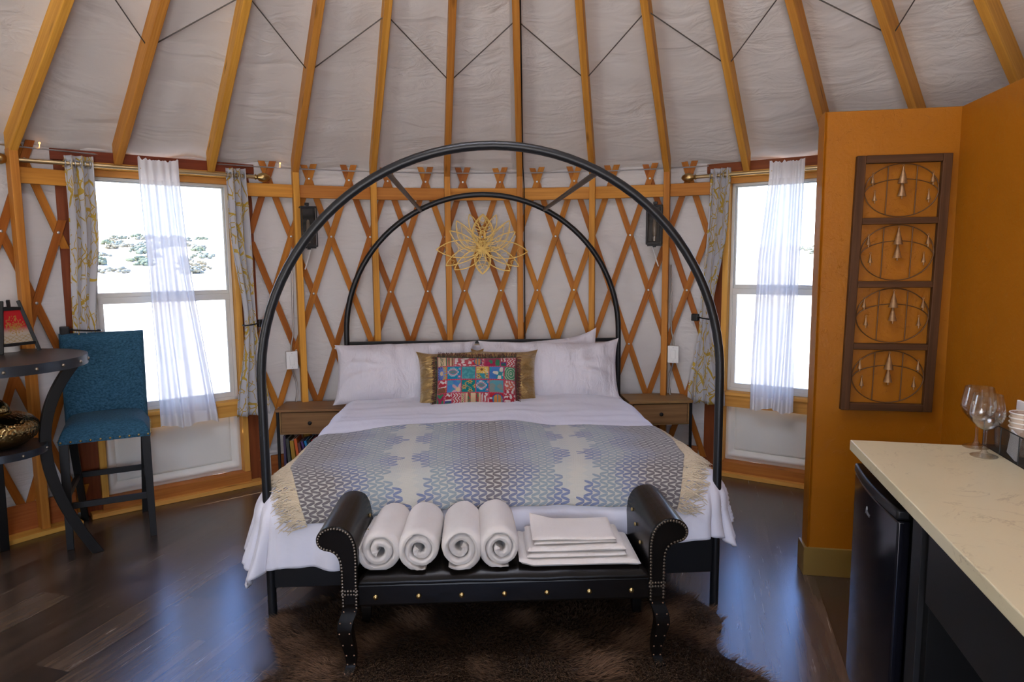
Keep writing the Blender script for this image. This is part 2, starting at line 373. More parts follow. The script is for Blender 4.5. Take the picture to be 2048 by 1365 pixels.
# ------------------------------------------------------------------ windows
GLS = NT('window_glass'); tr = GLS.n('BsdfTransparent', i_Color=(.96, .98, .97, 1)); gl = GLS.n('BsdfGlossy', i_Roughness=.02)
fz = GLS.n('Fresnel', i_IOR=1.45); ms = GLS.n('MixShader'); GLS.l(fz, ms.inputs[0]); GLS.l(tr, ms.inputs[1]); GLS.l(gl, ms.inputs[2]); GLASSW = GLS.done(ms)
PANELF = plain('panel_liner', (.80, .79, .73), .8, bump=.1, bscale=40)
HW = RW * sin(radians(6.95))                  # half the chord of a window
def wframe(mid):                              # (x along the wall, y outwards) of a window -> room
    c = P(mid, RW * cos(radians(6.95)), 0); t = radians(mid)
    return c, Matrix(((cos(t), sin(t), 0), (-sin(t), cos(t), 0), (0, 0, 1)))
WF = []
for i, (a, b) in enumerate(WIN):
    mid = (a + b) / 2; c0, MW = wframe(mid); WF.append((c0, MW))
    W_ = thing(f'window_{i+1}', None, None, c0, -radians(mid), kind='structure')
    def bx(name, mat, *bs, bevel=.003, label=None, par=None):
        q = MB()
        for x0, x1, y0, y1, z0, z1 in bs: q.box(((x0 + x1) / 2, (y0 + y1) / 2, (z0 + z1) / 2), (x1 - x0, y1 - y0, z1 - z0))
        return obj(name, q, mat, par or W_, bevel=bevel, label=label, kind='structure')
    for s in (-1, 1):                          # the broad dark boards the lattice is bolted to, and the lighter studs inside them
        x = s * (HW + .075); bx('jamb_board', REDW, (x - .07, x + .07, -.03, .01, 0, 2.24))
        x = s * (HW + .010); bx('jamb_stud', TRIMW, (x - .020, x + .020, -.055, .05, .10, 2.17))
    bx('header_board', REDW, (-HW - .16, HW + .16, -.05, .0, 2.205, 2.27)); bx('header_trim', TRIMW, (-HW - .10, HW + .10, -.06, .04, 2.165, 2.205))
    bx('head_casing', TRIMW, (-HW + .01, HW - .01, -.025, .05, 2.125, 2.165))
    bx('sill_board', TRIMW, (-HW + .01, HW - .01, -.075, .06, .60, .625), (-HW + .01, HW - .01, -.06, .0, .515, .60))
    bx('base_plate', BASEW, (-HW - .03, HW + .03, -.07, .02, .0, .10)); bx('base_ledge', TRIMW, (-HW - .10, HW + .10, -.115, -.03, 0, .03))
    q = MB()                                   # padded liner panel below the sill, with a sewn border
    def pn(u, v):
        x = -HW - .005 + u * (2 * HW + .01); z = .10 + v * .42; e = min(u * (2 * HW + .01), (1 - u) * (2 * HW + .01), v * .42) - .012
        y = .02 - .022 * exp(-((e - .03) / .020) ** 2) + .014 * exp(-((e - .062) / .006) ** 2) - .006 * noise.noise(Vector((x * 5, z * 6, i))) - .01 * sin(u * pi) * sin(v * pi)
        return (x, y, z)
    q.grid(80, 44, pn); obj('liner_panel', q, PANELF, W_, smooth=60, solid=.006, kind='structure')
    X = HW - .012
    bx('vinyl_frame', VINYL, (-X, -X + .022, .0, .05, .625, 2.125), (X - .022, X, .0, .05, .625, 2.125), (-X, X, .0, .05, 2.108, 2.125), (-X, X, .0, .05, .625, .648))
    up = bx('upper_sash', VINYL, (-X + .022, -X + .032, .024, .044, 1.38, 2.108), (X - .032, X - .022, .024, .044, 1.38, 2.108), (-X + .022, X - .022, .024, .044, 2.100, 2.108), (-X + .022, X - .022, .02, .046, 1.375, 1.405))
    lo = bx('lower_sash', VINYL, (-X + .022, -X + .052, .002, .024, .648, 1.38), (X - .052, X - .022, .002, .024, .648, 1.38), (-X + .022, X - .022, .0, .024, .648, .682), (-X + .022, X - .022, -.003, .024, 1.335, 1.378))
    q = MB(); q.box((0, .034, 1.752), (2 * X - .064, .004, .694)); obj('pane', q, GLASSW, W_, kind='structure')
    q = MB(); q.box((0, .013, 1.008), (2 * X - .104, .004, .652)); obj('pane', q, GLASSW, W_, kind='structure')
# the entrance behind the camera: only its daylight matters
mb = MB()
for s in (DOOR[0], DOOR[1]): mb.beam(P(s, 3.6, 0), P(s, 3.6, 2.1), .09, .09, P(s, 1, 0) - P(s, 0, 0))
mb.beam(P(DOOR[0], 3.6, 2.1), P(DOOR[1], 3.6, 2.1), .09, .09); struct('door_1', mb, TRIMW)

# ------------------------------------------------------------------ base boards round the wall
def arcboard(mb, a, b, r0, r1, z0, z1):
    k = max(2, int((b - a) / 2.2)); vs = []; cs = []
    for i in range(k + 1):
        th = a + (b - a) * i / k
        for r, z in ((r0, z0), (r1, z0), (r1, z1), (r0, z1)): vs.append(P(th, r, z)); cs.append((radians(th) * RW, r, z))
    fs = [(0, 1, 2, 3), tuple(range(4 * k, 4 * k + 4))[::-1]]
    for i in range(k):
        for j in range(4): fs.append((i * 4 + j, i * 4 + (j + 1) % 4, i * 4 + 4 + (j + 1) % 4, i * 4 + 4 + j))
    return mb.add(vs, fs, cs)
for nm, a, b in (('baseboard_left', -75, WIN[0][0] - 2.9), ('baseboard_back', WIN[0][1] + 2.9, WIN[1][0] - 2.9)):
    mb = MB(); arcboard(mb, a, b, 3.545, 3.558, 0, .19); struct(nm, mb, BASEW, bevel=.002)
    mb = MB(); arcboard(mb, a, b, 3.445, 3.545, 0, .028); struct('trim_1' if a == -75 else 'trim_2', mb, TRIMW, bevel=.002)

# ------------------------------------------------------------------ lattice
ROWZ = [2.19 - .414 * k for k in range(6)]; HS = 4.555 / 2
def lattice(label, lo, hi, ks):
    L = thing('wall_lattice', label, 'lattice', P((lo + hi) / 2, 3.57, .09), world=True)
    for front in (0, 1):
        for k in ks:
            th0 = -1.0 + 4.555 * k; sgn = -1 if front else 1
            th = lambda z: th0 + sgn * HS * (2.19 - z) / .414
            zs = [2.30 - i * (2.30 - .05) / 40 for i in range(41)]; zs = [z for z in zs if lo <= th(z) <= hi]
            if len(zs) < 4: continue
            q = MB(); r = 3.562 if front else 3.573; ax = atan2(sgn * radians(HS) * RW, .414); hw = .0215 / cos(ax); vs = []; cs = []
            for z in zs:
                for dw in (-1, 1):
                    for dr in (-.005, .005):
                        vs.append(P(th(z) + dw * hw / RW * 57.2958, r + dr, z)); cs.append((z + k * 3.3, dw * .021, dr + front))
            n_ = len(zs); fs = [(0, 1, 3, 2), (4 * n_ - 4, 4 * n_ - 2, 4 * n_ - 1, 4 * n_ - 3)]
            for i in range(n_ - 1):
                A = 4 * i; B = A + 4; fs += [(A, A + 2, B + 2, B), (A + 1, B + 1, B + 3, A + 3), (A, B, B + 1, A + 1), (A + 2, A + 3, B + 3, B + 2)]
            q.add(vs, fs, cs); sl = obj('slat', q, SLATW, L)
            if front:
                for z in ROWZ[:5]:
                    if lo <= th(z) <= hi and .5 < z:
                        q = MB(); c = P(th(z), 3.5565, z); d = P(th(z), 1, 0) - P(th(z), 0, 0)
                        M = d.to_track_quat('-Z', 'Y').to_matrix(); q.lathe([(.0085, -.002), (.0085, .002), (.006, .004), (.0015, .004), (.001, .002)], c, 10, M); obj('rivet', q, STEEL, sl, smooth=True)
    return L
lattice('crossed wooden lattice on the wall behind the bed, between the two windows', -30.6, 24.3, range(-14, 15))
lattice('crossed wooden lattice at far left, behind the round table', -66, -48.2, range(-22, -4))

# ------------------------------------------------------------------ studs, rails, rafters, cables
def radial(th): return P(th, 1, 0) - P(th, 0, 0)
IDX = range(-6, 7); RTH = {i: TH0 + DTH * i for i in IDX}
STUD = {-6: 'wooden wall post at far left, behind the lantern on the table', -3: 'wooden wall post holding the left light switch and lantern sconce',
        -2: 'wooden wall post beside the left side of the bed head', -1: 'wooden wall post behind the left half of the gold lotus',
        0: 'wooden wall post behind the right half of the gold lotus, wire beside it', 1: 'wooden wall post between the lotus and the right arch curve',
        2: 'wooden wall post holding the right light switch and lantern sconce'}
for i, lab in STUD.items():
    th = RTH[i]; mb = MB(); mb.beam(P(th, 3.515, .028), P(th, 3.515, ZB(3.5) + .03), .044, .075, radial(th))
    solo('wall_post', mb, STUDW, lab, 'post', 'wall posts under the rafters', bevel=.003)
RAFL = {-6: 'leftmost rafter, above the far left wall post', -5: 'rafter ending over the left part of the left window', -4: 'rafter ending over the right part of the left window',
        -3: 'rafter meeting the wall post right of the left window', -2: 'rafter second from the left of the bed arch top', -1: 'rafter just left of the middle, behind the bed arch top',
        0: 'middle rafter with a black wire along its right side', 1: 'rafter just right of the middle one with the black wire', 2: 'rafter meeting the post with the right lantern sconce',
        3: 'rafter ending over the right window', 4: 'rafter running down behind the left edge of the gold wall', 5: 'rafter ending behind the top edge of the gold wall', 6: 'rightmost rafter, above the gold side wall'}
sl_ = atan2(.66, 1)
for i in IDX:
    th = RTH[i]; mb = MB(); hw = .0215; t_ = radians(90 + th); vs = []; cs = []
    for r in (3.545, .82):
        for zz in (0, .148):
            for s in (-1, 1):
                p = P(th, r, ZB(r) + zz); p += Vector((sin(t_), cos(t_), 0)) * s * hw; vs.append(p); cs.append((r + i * 4.7, s * hw, zz))
    mb.add(vs, [(0, 1, 3, 2), (4, 6, 7, 5), (0, 4, 5, 1), (2, 3, 7, 6), (0, 2, 6, 4), (1, 5, 7, 3)], cs)
    solo('roof_rafter', mb, RAFTER, 'orange fir ' + RAFL[i], 'rafter', 'roof rafters', bevel=.004, org=P(th, 3.5, ZB(3.5)))
RAIL = [(-53.0, -47.6, 'between the far left post and the left window'), (-31.2, RTH[-3], 'beside the left window, right of its curtain'), (RTH[-3], RTH[-2], 'above the left lantern sconce'),
        (RTH[-2], RTH[-1], 'left of the lotus'), (RTH[-1], RTH[0], 'above the gold lotus'), (RTH[0], RTH[1], 'right of the lotus'),
        (RTH[1], RTH[2], 'above the right lantern sconce'), (RTH[2], 25.0, 'beside the right window, left of its curtain')]
for a, b, lab in RAIL:
    mb = MB(); g = .38; pa, pb = P(a + g, 3.532, 2.094), P(b - g, 3.532, 2.094); mb.beam(pa, pb, .032, .09)
    solo('wall_rail', mb, STUDW if lab[0] != 'r' else RAFTER, 'horizontal wooden rail ' + lab, 'rail', 'rails between the wall posts', bevel=.003)
mb = MB()
mb.tube([P(a, 3.545 if abs(((a - TH0) / DTH) % 1 - .5) < .49 else 3.55, 2.255) for a in np.arange(-64, 24.6, 1.0)], .0045, 6)
solo('wall_cable', mb, STEEL, 'steel tension cable running along the top of the lattice', 'cable', smooth=True)
mb = MB()
for i in range(-6, 6):
    ro, ri = (2.79, 2.405) if i % 2 else (2.405, 2.79)
    a, b = P(RTH[i], ro, ZB(ro) + .06), P(RTH[i + 1], ri, ZB(ri) + .06); mb.tube([a, b], .0035, 6)
solo('roof_cable', mb, plain('cable_grey', (.10, .09, .08), .5, .4), 'thin wire zigzagging from rafter to rafter across the ceiling', 'cable', smooth=True)
mb = MB(); th = RTH[0]
mb.tube([P(th + .55, 3.50, z) for z in (.6, 1.0, 1.5, 2.15)] + [P(th + .42 * 3.5 / r, r, ZB(r) + .05) for r in (3.45, 3.0, 2.5, 2.0, 1.5, 1.0)], .0045, 6)
solo('black_wire', mb, BLACK, 'black wire running down beside the middle rafter and its post', 'wire', smooth=True)

# ------------------------------------------------------------------ gold partition
D1 = Vector((.9833, -.1819, 0)); N1 = Vector((-.1819, -.9833, 0)); A1 = Vector((1.473, 3.315, 0))     # along the wall, towards the camera
def w1(s, z, off=0): return A1 + D1 * s + N1 * off + Vector((0, 0, z))
mb = MB(); TOPZ = 2.265
poly = [(.0, .012), (.012, .0), (.60, 0), (.60, -.115), (.012, -.115), (0, -.103)]
mb.prism(poly, 0, TOPZ, lambda u, v, d: w1(u, d, v))
struct('wall_right', mb, GOLDW, bevel=.004)
mb = MB(); q0 = w1(.585, 0, 0); D2 = Vector((-.165, -.9863, 0)); N2 = Vector((-.9863, .165, 0))
mb.prism([(-.14, 0), (2.9, 0), (2.9, -.115), (-.14, -.115)], 0, TOPZ, lambda u, v, d: q0 + D2 * u + N2 * v + Vector((0, 0, d)))
struct('wall_side', mb, GOLDW, bevel=.004)
mb = MB(); mb.prism([(-.015, .015), (.585, .015), (.585, .001), (-.001, .001), (-.001, -.116), (-.015, -.116)], 0, .145, lambda u, v, d: w1(u, d, v))
struct('baseboard_right', mb, GOLDB, bevel=.003)
# ------------------------------------------------------------------ bed
BX, BY, BYAW = -.0736, 2.958, .063
BL = 2.08
def bw(a, b, z=0): return Vector((BX + a * cos(BYAW) - b * sin(BYAW), BY + a * sin(BYAW) + b * cos(BYAW), z))
BED = thing('canopy_bed', 'black metal canopy bed with two tall hoop arches', 'bed', (BX, BY, 0), BYAW)
def arch(b): return [(-1, b, 0), (-1, b, .5), (-1, b, 1.0)] + [(-cos(pi * i / 48), b, 1.066 + sin(pi * i / 48)) for i in range(49)] + [(1, b, 1.0), (1, b, .5), (1, b, 0)]
BEDM = plain('bed_black_steel', (.007, .0075, .009), .38, 0, .4)
m = MB(); m.tube(arch(0), .0195, 14); obj('front_arch', m, BEDM, BED, smooth=True)
m = MB(); m.tube(arch(BL), .0195, 14); obj('rear_arch', m, BEDM, BED, smooth=True)
for s in (-1, 1):
    m = MB(); m.tube([(s * .445, .012, 1.957), (s * .447, BL - .012, 1.957)], .013, 12); obj('tie_rod', m, BEDM, BED, smooth=True)
    m = MB(); m.box((s * .985, BL / 2, .26), (.03, BL - .04, .16)); obj('side_rail', m, BEDM, BED, bevel=.004)
    m = MB(); m.box((s * .35, BL / 2, .1), (.04, .04, .2)); obj('support_leg', m, BEDM, BED)
m = MB(); m.box((0, 0, .25), (1.965, .03, .18)); obj('foot_board', m, BEDM, BED, bevel=.004)
m = MB(); m.box((0, BL, 1.0), (1.965, .025, .025)); m.box((0, BL, .5), (1.965, .025, .03)); obj('head_bar', m, BEDM, BED, bevel=.003)
HEADF = cloth('headboard_linen', (.47, .37, .26), .1, 5, 500)
m = MB(); m.box((0, BL - .002, .75), (1.94, .05, .46)); obj('head_panel', m, HEADF, BED, bevel=.012, seg=3)
m = MB(); m.box((0, BL / 2 - .005, .33), (1.92, BL - .07, .05)); obj('slat_base', m, BLKWOOD, BED)
SHEET = cloth('white_cotton', (.66, .66, .73), .30, 4.0, 1100, .8, .03, (1, 1, 1), .1)
m = MB(); m.box((0, BL / 2 - .0, .475), (1.88, BL - .12, .24)); obj('mattress', m, SHEET, BED, bevel=.04, seg=4)

# ---- duvet and throw share one drape: cloth coordinates (s across, t along) -> bed frame
A0_, F_, Z0_ = .86, .10, .655
def drape(s, t, lift=0.0):
    q_ = max(0, min(1, (.55 - t) / .55)); A_ = A0_ + .072 * q_ * q_ * (3 - 2 * q_); Z_ = Z0_ - .045 * q_ ** 1.6
    ds = max(0, abs(s) - A_); dt = max(0, F_ - t); r = (ds ** 3 + dt ** 3) ** (1 / 3) if (ds or dt) else 0
    puff = .018 * noise.noise(Vector((s * 1.7, t * 1.7, 2))) + .012 * noise.noise(Vector((s * 4.5, t * 4.0, 5)))
    puff += .012 * noise.noise(Vector((s * 1.2, t * 9.0, 8))) * (1 if t > .7 else .35)       # long creases across the bed
    crown = .035 * (1 - (s / A_) ** 2) if abs(s) < A_ else 0
    if r == 0: return Vector((s, t, Z_ + crown * .6 + puff + lift))
    h = sqrt(ds * ds + dt * dt); ux, uy = (ds / h) * (1 if s > 0 else -1), -dt / h
    cor = 2 * ds * dt / max(1e-9, ds * ds + dt * dt); foot = max(0, min(1, (.9 - t) / .9))
    rb = .115 + .07 * dt / max(1e-6, ds + dt); fl = .09 + .13 * foot * ds / max(1e-6, ds + dt) + .10 * cor
    an = min(pi / 2, r / rb)
    if r < rb * pi / 2: ho, dr = rb * sin(r / rb), rb * (1 - cos(r / rb))
    else: q = r - rb * pi / 2; ho = rb + q * fl; dr = rb + q * sqrt(1 - fl * fl)
    along = (t * ds * ds + s * dt * dt) / max(1e-9, ds * ds + dt * dt) + cor * .3
    fold = (.030 * sin(along * 17 + 2.1 * noise.noise(Vector((along * 2, 0, 1)))) + .014 * sin(along * 41 + s)) * min(1, max(0, r - .12) * 2.6) * (1 if dt > 0 else .7)
    ho += fold + puff * .8 * min(1, r * 5) + lift * sin(an)
    return Vector(((A_ if s > 0 else -A_) * (1 if ds > 0 else 0) + (s if ds == 0 else 0) + ux * ho, (F_ if dt > 0 else t) + uy * ho, Z_ + (puff + (.021 * (1 - (s / A_) ** 2) if ds == 0 else 0)) * cos(an) - dr + lift * cos(an)))
m = MB(); S0, T0 = 1.30, -.335
def dv(u, v):
    s = (u - .5) * 2 * S0 * (1 if u < .5 else .94); t0 = T0 + .15 * max(0, u - .4); t = t0 + v * (1.97 - t0)
    if t < F_: s *= 1 + .02 * (F_ - t)
    p = drape(s, t); e = min(u, 1 - u) * 2 * S0
    return p
m.grid(230, 200, dv, lambda u, v: ((u - .5) * 2 * S0, v * 2.3, 0))
for i, p in enumerate(m.v): m.v[i] = tuple(bw(*p))
solo('duvet', m, SHEET, 'white duvet spread over the bed and hanging down at its foot', 'duvet', smooth=60, solid=.022, org=bw(0, 1, .6), sub=0)

# ---- woven throw with leaf rows, cream stripes and fringes
t = NT('leaf_throw'); v = t.tc(); sp = t.n('SeparateXYZ'); t.l(v, sp.inputs[0]); x, y = sp.outputs[0], sp.outputs[1]
RH, LW = .0165, .037
ry = t.math('DIVIDE', y, RH); row = t.math('FLOOR', ry); fy = t.math('FRACT', ry)
par = t.math('MULTIPLY', t.math('FRACT', t.math('MULTIPLY', row, .5)), 2.0)            # 0 or 1
sg = t.math('SUBTRACT', t.math('MULTIPLY', par, 2), 1)
lx = t.math('ADD', t.math('DIVIDE', x, LW), t.math('MULTIPLY', t.math('MULTIPLY', sg, t.math('SUBTRACT', fy, .5)), .9))
fx = t.math('ABSOLUTE', t.math('SUBTRACT', t.math('FRACT', lx), .5)); cell = t.math('FLOOR', lx)
wv = t.math('MULTIPLY', t.math('POWER', t.math('SINE', t.math('MULTIPLY', fy, pi)), .55), .45)
leaf = t.math('LESS_THAN', fx, wv)
xm = t.math('MULTIPLY', t.math('ADD', cell, .5), LW)                                   # colour by whole leaf
dd = t.math('ABSOLUTE', t.math('SUBTRACT', t.math('ABSOLUTE', xm), .40))               # distance from a cream stripe
tri = t.math('MULTIPLY', t.math('PINGPONG', t.math('MULTIPLY', t.math('FLOOR', t.math('MULTIPLY', row, .5)), .030), .13), 1.0)
d2 = t.math('SUBTRACT', dd, t.math('MULTIPLY', tri, .75))
leaf = t.math('MULTIPLY', leaf, t.math('GREATER_THAN', d2, .012))
lc = t.ramp(t.math('MULTIPLY', t.math('ADD', d2, t.math('MULTIPLY', tri, 1.3)), 2.2), [(.0, (.115, .145, .26)), (.22, (.125, .16, .275)), (.34, (.19, .245, .28)), (.50, (.19, .24, .265)), (.62, (.12, .15, .25)), (.78, (.11, .12, .18)), (.92, (.10, .088, .095))])
bg = t.mix(t.math('LESS_THAN', dd, .028), (.42, .40, .355), (.50, .45, .36))
bg = t.mix(t.math('MULTIPLY', t.math('LESS_THAN', d2, .012), .55), bg, (.36, .39, .37))
cl = t.mix(leaf, bg, lc)
wx = t.n('TexWave', wave_type='BANDS', bands_direction='X'); t.l(v, wx.inputs['Vector']); wx.inputs['Scale'].default_value = 70; wx.inputs['Distortion'].default_value = 1.5
wy = t.n('TexWave', wave_type='BANDS', bands_direction='Y'); t.l(v, wy.inputs['Vector']); wy.inputs['Scale'].default_value = 62; wy.inputs['Distortion'].default_value = 1.5
wv2 = t.math('MULTIPLY', wx.outputs['Fac'], wy.outputs['Fac']); cl = t.mix(t.math('MULTIPLY', wv2, .30), cl, (.46, .45, .44))
THROWM = t.done(t.bsdf(cl, .9, t.bump(t.math('ADD', wv2, t.math('MULTIPLY', leaf, -.4)), .35, .003), 0, .15, Sheen_Weight=.2))
FRING = plain('cream_yarn', (.56, .47, .34), .9)
TT = (.70, -.075)                                 # far edge and hanging edge along the bed
def thr(u, v):
    s = -.93 + u * 1.83; tt = TT[0] + .055 * sin(u * 5.2 - .8) + (.06 if u > .5 else 0) * (u - .5) * 2; tb = TT[1] - .07 * (1 - u) ** 2 - .055 * u ** 2
    t_ = tb + (tt - tb) * v
    return s * (1 - .36 * max(0, (.35 - v))), t_
throw = thing('throw_blanket', 'blue, grey and cream leaf-patterned throw with fringed ends across the bed foot', 'blanket', bw(0, .3, .66), world=True)
m = MB()
def tf(u, v): s, t_ = thr(u, v); return bw(*drape(s, t_, .022))
m.grid(190, 90, tf, lambda u, v: ((u - .5) * 1.83, v * .86, 0)); obj('woven_cloth', m, THROWM, throw, smooth=60, solid=.006)
for side in (0, 1):
    m = MB(); g = random.Random(side)
    for k in range(560):
        v = g.random(); s, t_ = thr(side, v); sd = 1 if side else -1; L = g.uniform(.07, .125); sk = g.uniform(-.5, .5) * .06 - .012
        pts = [bw(*drape(s + sd * L * q, t_ + sk * q + .012 * sin(q * 5 + k), .020 + .010 * sin(q * 4 + k) * q)) for q in (0, .33, .66, 1)]
        m.tube(pts, [.0026, .0026, .0022, .0014], 4, cap=False)
    obj('fringe', m, FRING, throw, kind='stuff')

# ------------------------------------------------------------------ pillows
def pillow(mb, wd, ht, th, ear=.05, seed=0, M=None, n=64, wrinkle=.034, corner_up=0):
    for side in (1, -1):
        def fn(u, v):
            a, b = u * 2 - 1, v * 2 - 1
            pin = 1 - .035 * (1 - abs(a) ** 2.2) * abs(b) ** 3 ; pin2 = 1 - .035 * (1 - abs(b) ** 2.2) * abs(a) ** 3
            e = (abs(a) * abs(b)) ** 6 * ear
            x = a * wd / 2 * pin2 * (1 + e); z = b * ht / 2 * pin * (1 + e)
            y = th / 2 * max(0, 1 - abs(a) ** 2.6) ** .52 * max(0, 1 - abs(b) ** 2.6) ** .52
            q = Vector((x * 4 + seed, z * 4, side))
            rad = max(abs(a), abs(b)); cr = sin(atan2(b, a) * 11 + seed + 3 * noise.noise(q * .6)) * rad ** 3 * (1 - rad) * 3.2
            y += (wrinkle * noise.noise(q * 1.3) * .9 + wrinkle * .7 * noise.noise(Vector((x * 13 + seed, z * 4 + x * 6, 2))) + wrinkle * .8 * cr) * min(1, (1 - rad) * 6)
            p = Vector((x, side * y, z + corner_up * max(0, a) ** 5 * max(0, b) ** 5))
            return M @ p if M is not None else p
        mb.grid(n, n, fn, lambda u, v: (u * wd + seed, v * ht, side), flip=(side < 0))
    return mb
def stand(a, b, z, lean, yaw=0, roll=0):         # pillow placed on edge in the bed frame, leaning back
    return Matrix.Translation(bw(a, b, z)) @ Matrix.Rotation(BYAW + yaw, 4, 'Z') @ Matrix.Rotation(-lean, 4, 'X') @ Matrix.Rotation(roll, 4, 'Y')
PIL = cloth('pillow_cotton', (.61, .59, .64), .6, 6, 1100, .8, .03, (2.2, 1, 1), .1)
for lab, a, b, z, wd, ht, th, lean, yaw, roll, sd, cu in (
        ('white bed pillow at the left of the bed head', -.55, 1.80, .825, .96, .43, .25, .52, .05, -.01, 1, 0),
        ('white bed pillow at the right of the bed head, in front of another', .44, 1.755, .825, .97, .42, .25, .50, -.04, .03, 5, .04),
        ('white bed pillow tucked behind the right one, corner sticking up', .36, 1.895, .815, .92, .42, .18, .30, -.02, -.075, 9, .05)):
    m = MB(); pillow(m, wd, ht, th, .03, sd, stand(a, b, z, lean, yaw, roll), corner_up=cu)
    solo('bed_pillow', m, PIL, lab, 'pillow', 'white bed pillows', smooth=70)
t = NT('gold_satin'); v = t.tc(); n1 = t.noise(t.map(v, (1, 2.4, 1)), 9, 4, .6, 1.5); n2 = t.noise(v, 120, 3)
SATIN = t.done(t.bsdf(t.mix(n2, (.24, .14, .04), (.48, .32, .13)), .28, t.bump(n1, .9, .02), .75, .5, Sheen_Weight=.3))
for lab, a, b, wd, roll, sd in (('gold satin cushion showing left of the patchwork cushion', -.235, 1.57, .42, -.03, 2), ('gold satin cushion showing right of the patchwork cushion', .12, 1.585, .42, .03, 7)):
    m = MB(); pillow(m, wd, .37, .17, .09, sd, stand(a, b, .81, .42, 0, roll), n=36, wrinkle=.03)
    solo('gold_cushion', m, SATIN, lab, 'cushion', 'gold satin cushions', smooth=70)

# ---- patchwork cushion: its printed patches painted on a fine grid
NU, NV = 180, 124; CW, CH = .52, .335
def disc(x, y, cx, cy, r): return (x - cx) ** 2 + (y - cy) ** 2 < r * r
def flower(x, y, cx, cy, r, n, pet, mid, bgc, ph=0):
    d = sqrt((x - cx) ** 2 + (y - cy) ** 2); a = atan2(y - cy, x - cx)
    if d < r * .3: return mid
    return pet if d < r * (.62 + .38 * cos(n * a + ph)) else bgc
TEAL, BLUE, RED, CREAM, GRN, PINK, YEL, WHT, BRN, NAVY = (.03, .24, .28), (.05, .16, .40), (.36, .015, .03), (.58, .42, .25), (.02, .18, .08), (.48, .08, .16), (.62, .36, .06), (.60, .55, .52), (.16, .06, .03), (.04, .05, .20)
def sc3(x, y, a, b, f, sd): return a if noise.noise(Vector((x * f, y * f, sd))) > .05 else b
def patch(u, v):
    """colour of the patchwork at u (left to right), v (bottom to top)"""
    xs = [0, .125, .31, .49, .66, .85, 1]; ys = [0, .235, .50, .775, 1]
    i = max(k for k in range(6) if u >= xs[k]); j = max(k for k in range(4) if v >= ys[k])
    if j in (0, 3):
        xs = [0, .13, .22, .44, .57, .60, .80, .88, 1] if j == 3 else [0, .10, .20, .31, .36, .56, .66, .84, 1]; i = max(k for k in range(8) if u >= xs[k])
    x = (u - xs[i]) / (xs[i + 1] - xs[i]); y = (v - ys[j]) / (ys[j + 1] - ys[j])
    if min(x, 1 - x) * (xs[i + 1] - xs[i]) < .0065 or min(y, 1 - y) * (ys[j + 1] - ys[j]) < .0085: return PINK if int((u * 90 + v * 60)) % 2 else RED
    def eye(base):
        d = abs(y - .55) + .9 * (x - .42) ** 2 * 2.2
        if d < .08: return (.14, .16, .16)
        if d < .15: return TEAL
        if d < .20: return (.42, .05, .16)
        if d < .27: return (.35, .40, .40)
        if d < .36 and int(x * 22) % 2: return WHT
        if disc(x, y, .85, .22, .13): return flower(x, y, .85, .22, .13, 5, PINK, WHT, base)
        if disc(x, y, .9, .8, .10): return flower(x, y, .9, .8, .1, 5, WHT, RED, base)
        return base
    if j == 2:
        if i == 0: return flower(x, y, .45, .5, .55, 14, (.12, .22, .55), CREAM, NAVY if x < .6 else (.45, .3, .03))
        if i == 1: return eye((.0, .20, .33))
        if i == 2: return sc3(x, y, (.07, .28, .30), (.04, .22, .25), 5, 3)
        if i == 3:
            if y > .45: return flower(x, y, .45, .75, .33, 9, (.55, .30, .02), BRN, sc3(x, y, CREAM, (.5, .38, .08), 6, 2))
            return flower(x, y, .2, .2, .2, 6, YEL, BRN, flower(x, y, .85, .25, .2, 6, YEL, BRN, TEAL if abs(sin(x * 6 + y * 5)) > .3 else (.22, .15, .04)))
        if i == 4: return flower(x, y, .75, .45, .52, 4, (.56, .50, .42), TEAL, sc3(x, y, (.0, .25, .30), BLUE, 2, 9), .8)
        return (.56, .52, .45) if abs((sqrt((x - .6) ** 2 + (y - .5) ** 2) * 6) % 1 - .5) < .12 else (.04, .24, .11)
    if j == 1:
        if i == 0: return sc3(x, y, WHT, RED, 4, 1) if y > .45 else (BRN if disc(x, y, .45, .0, .42) else sc3(x, y, (.36, .12, .03), (.16, .03, .02), 7, 2))
        if i == 1: return flower(x, y, .78, .25, .52, 5, (.52, .30, .36), CREAM, sc3(x, y, (.05, .17, .42), (.06, .24, .36), 2.5, 4), .5)
        if i == 2:
            for fx_, fy_ in ((.6, .83), (.2, .42), (.63, .12), (.98, .5)):
                if disc(x, y, fx_, fy_, .19): return flower(x, y, fx_, fy_, .19, 6, YEL, BRN, (.0, .17, .17))
            return (.30, .20, .08) if abs(x - .5 - .22 * sin(y * 7)) < .05 else (.0, .17, .17)
        if i == 3: return eye((.0, .17, .32))
        if i == 4: return sc3(x, y, (.08, .26, .30), (.18, .22, .20), 3, 7)
        return sc3(x, y, (.60, .50, .44), (.50, .11, .07), 6, 8) if y > .3 else sc3(x, y, WHT, RED, 5, 9)
    k = i + (3 if j == 3 else 0)
    if k % 8 == 0: return sc3(x, y, GRN, (.28, .01, .06), 3, k)
    if k % 8 == 1: return sc3(x, y, WHT, (.30, .02, .03), 4, k) if y > .4 else sc3(x, y, (.01, .12, .06), NAVY, 4, 2)
    if k % 8 == 2: return WHT if abs((x * 3 + sin(y * 14) * .4) % 1 - .5) < .2 else (.40, .03, .04)
    if k % 8 == 3: return (CREAM if abs(x - .5) > .18 else sc3(x, y, (.05, .10, .05), CREAM, 12, 3)) if .12 < x < .88 else GRN
    if k % 8 == 4: return CREAM if abs((x * 2.0) % 1 - .5) > .2 else sc3(x, y, GRN, RED, 12, 5)
    if k % 8 == 5: return sc3(x, y, WHT, (.40, .06, .08), 5, k)
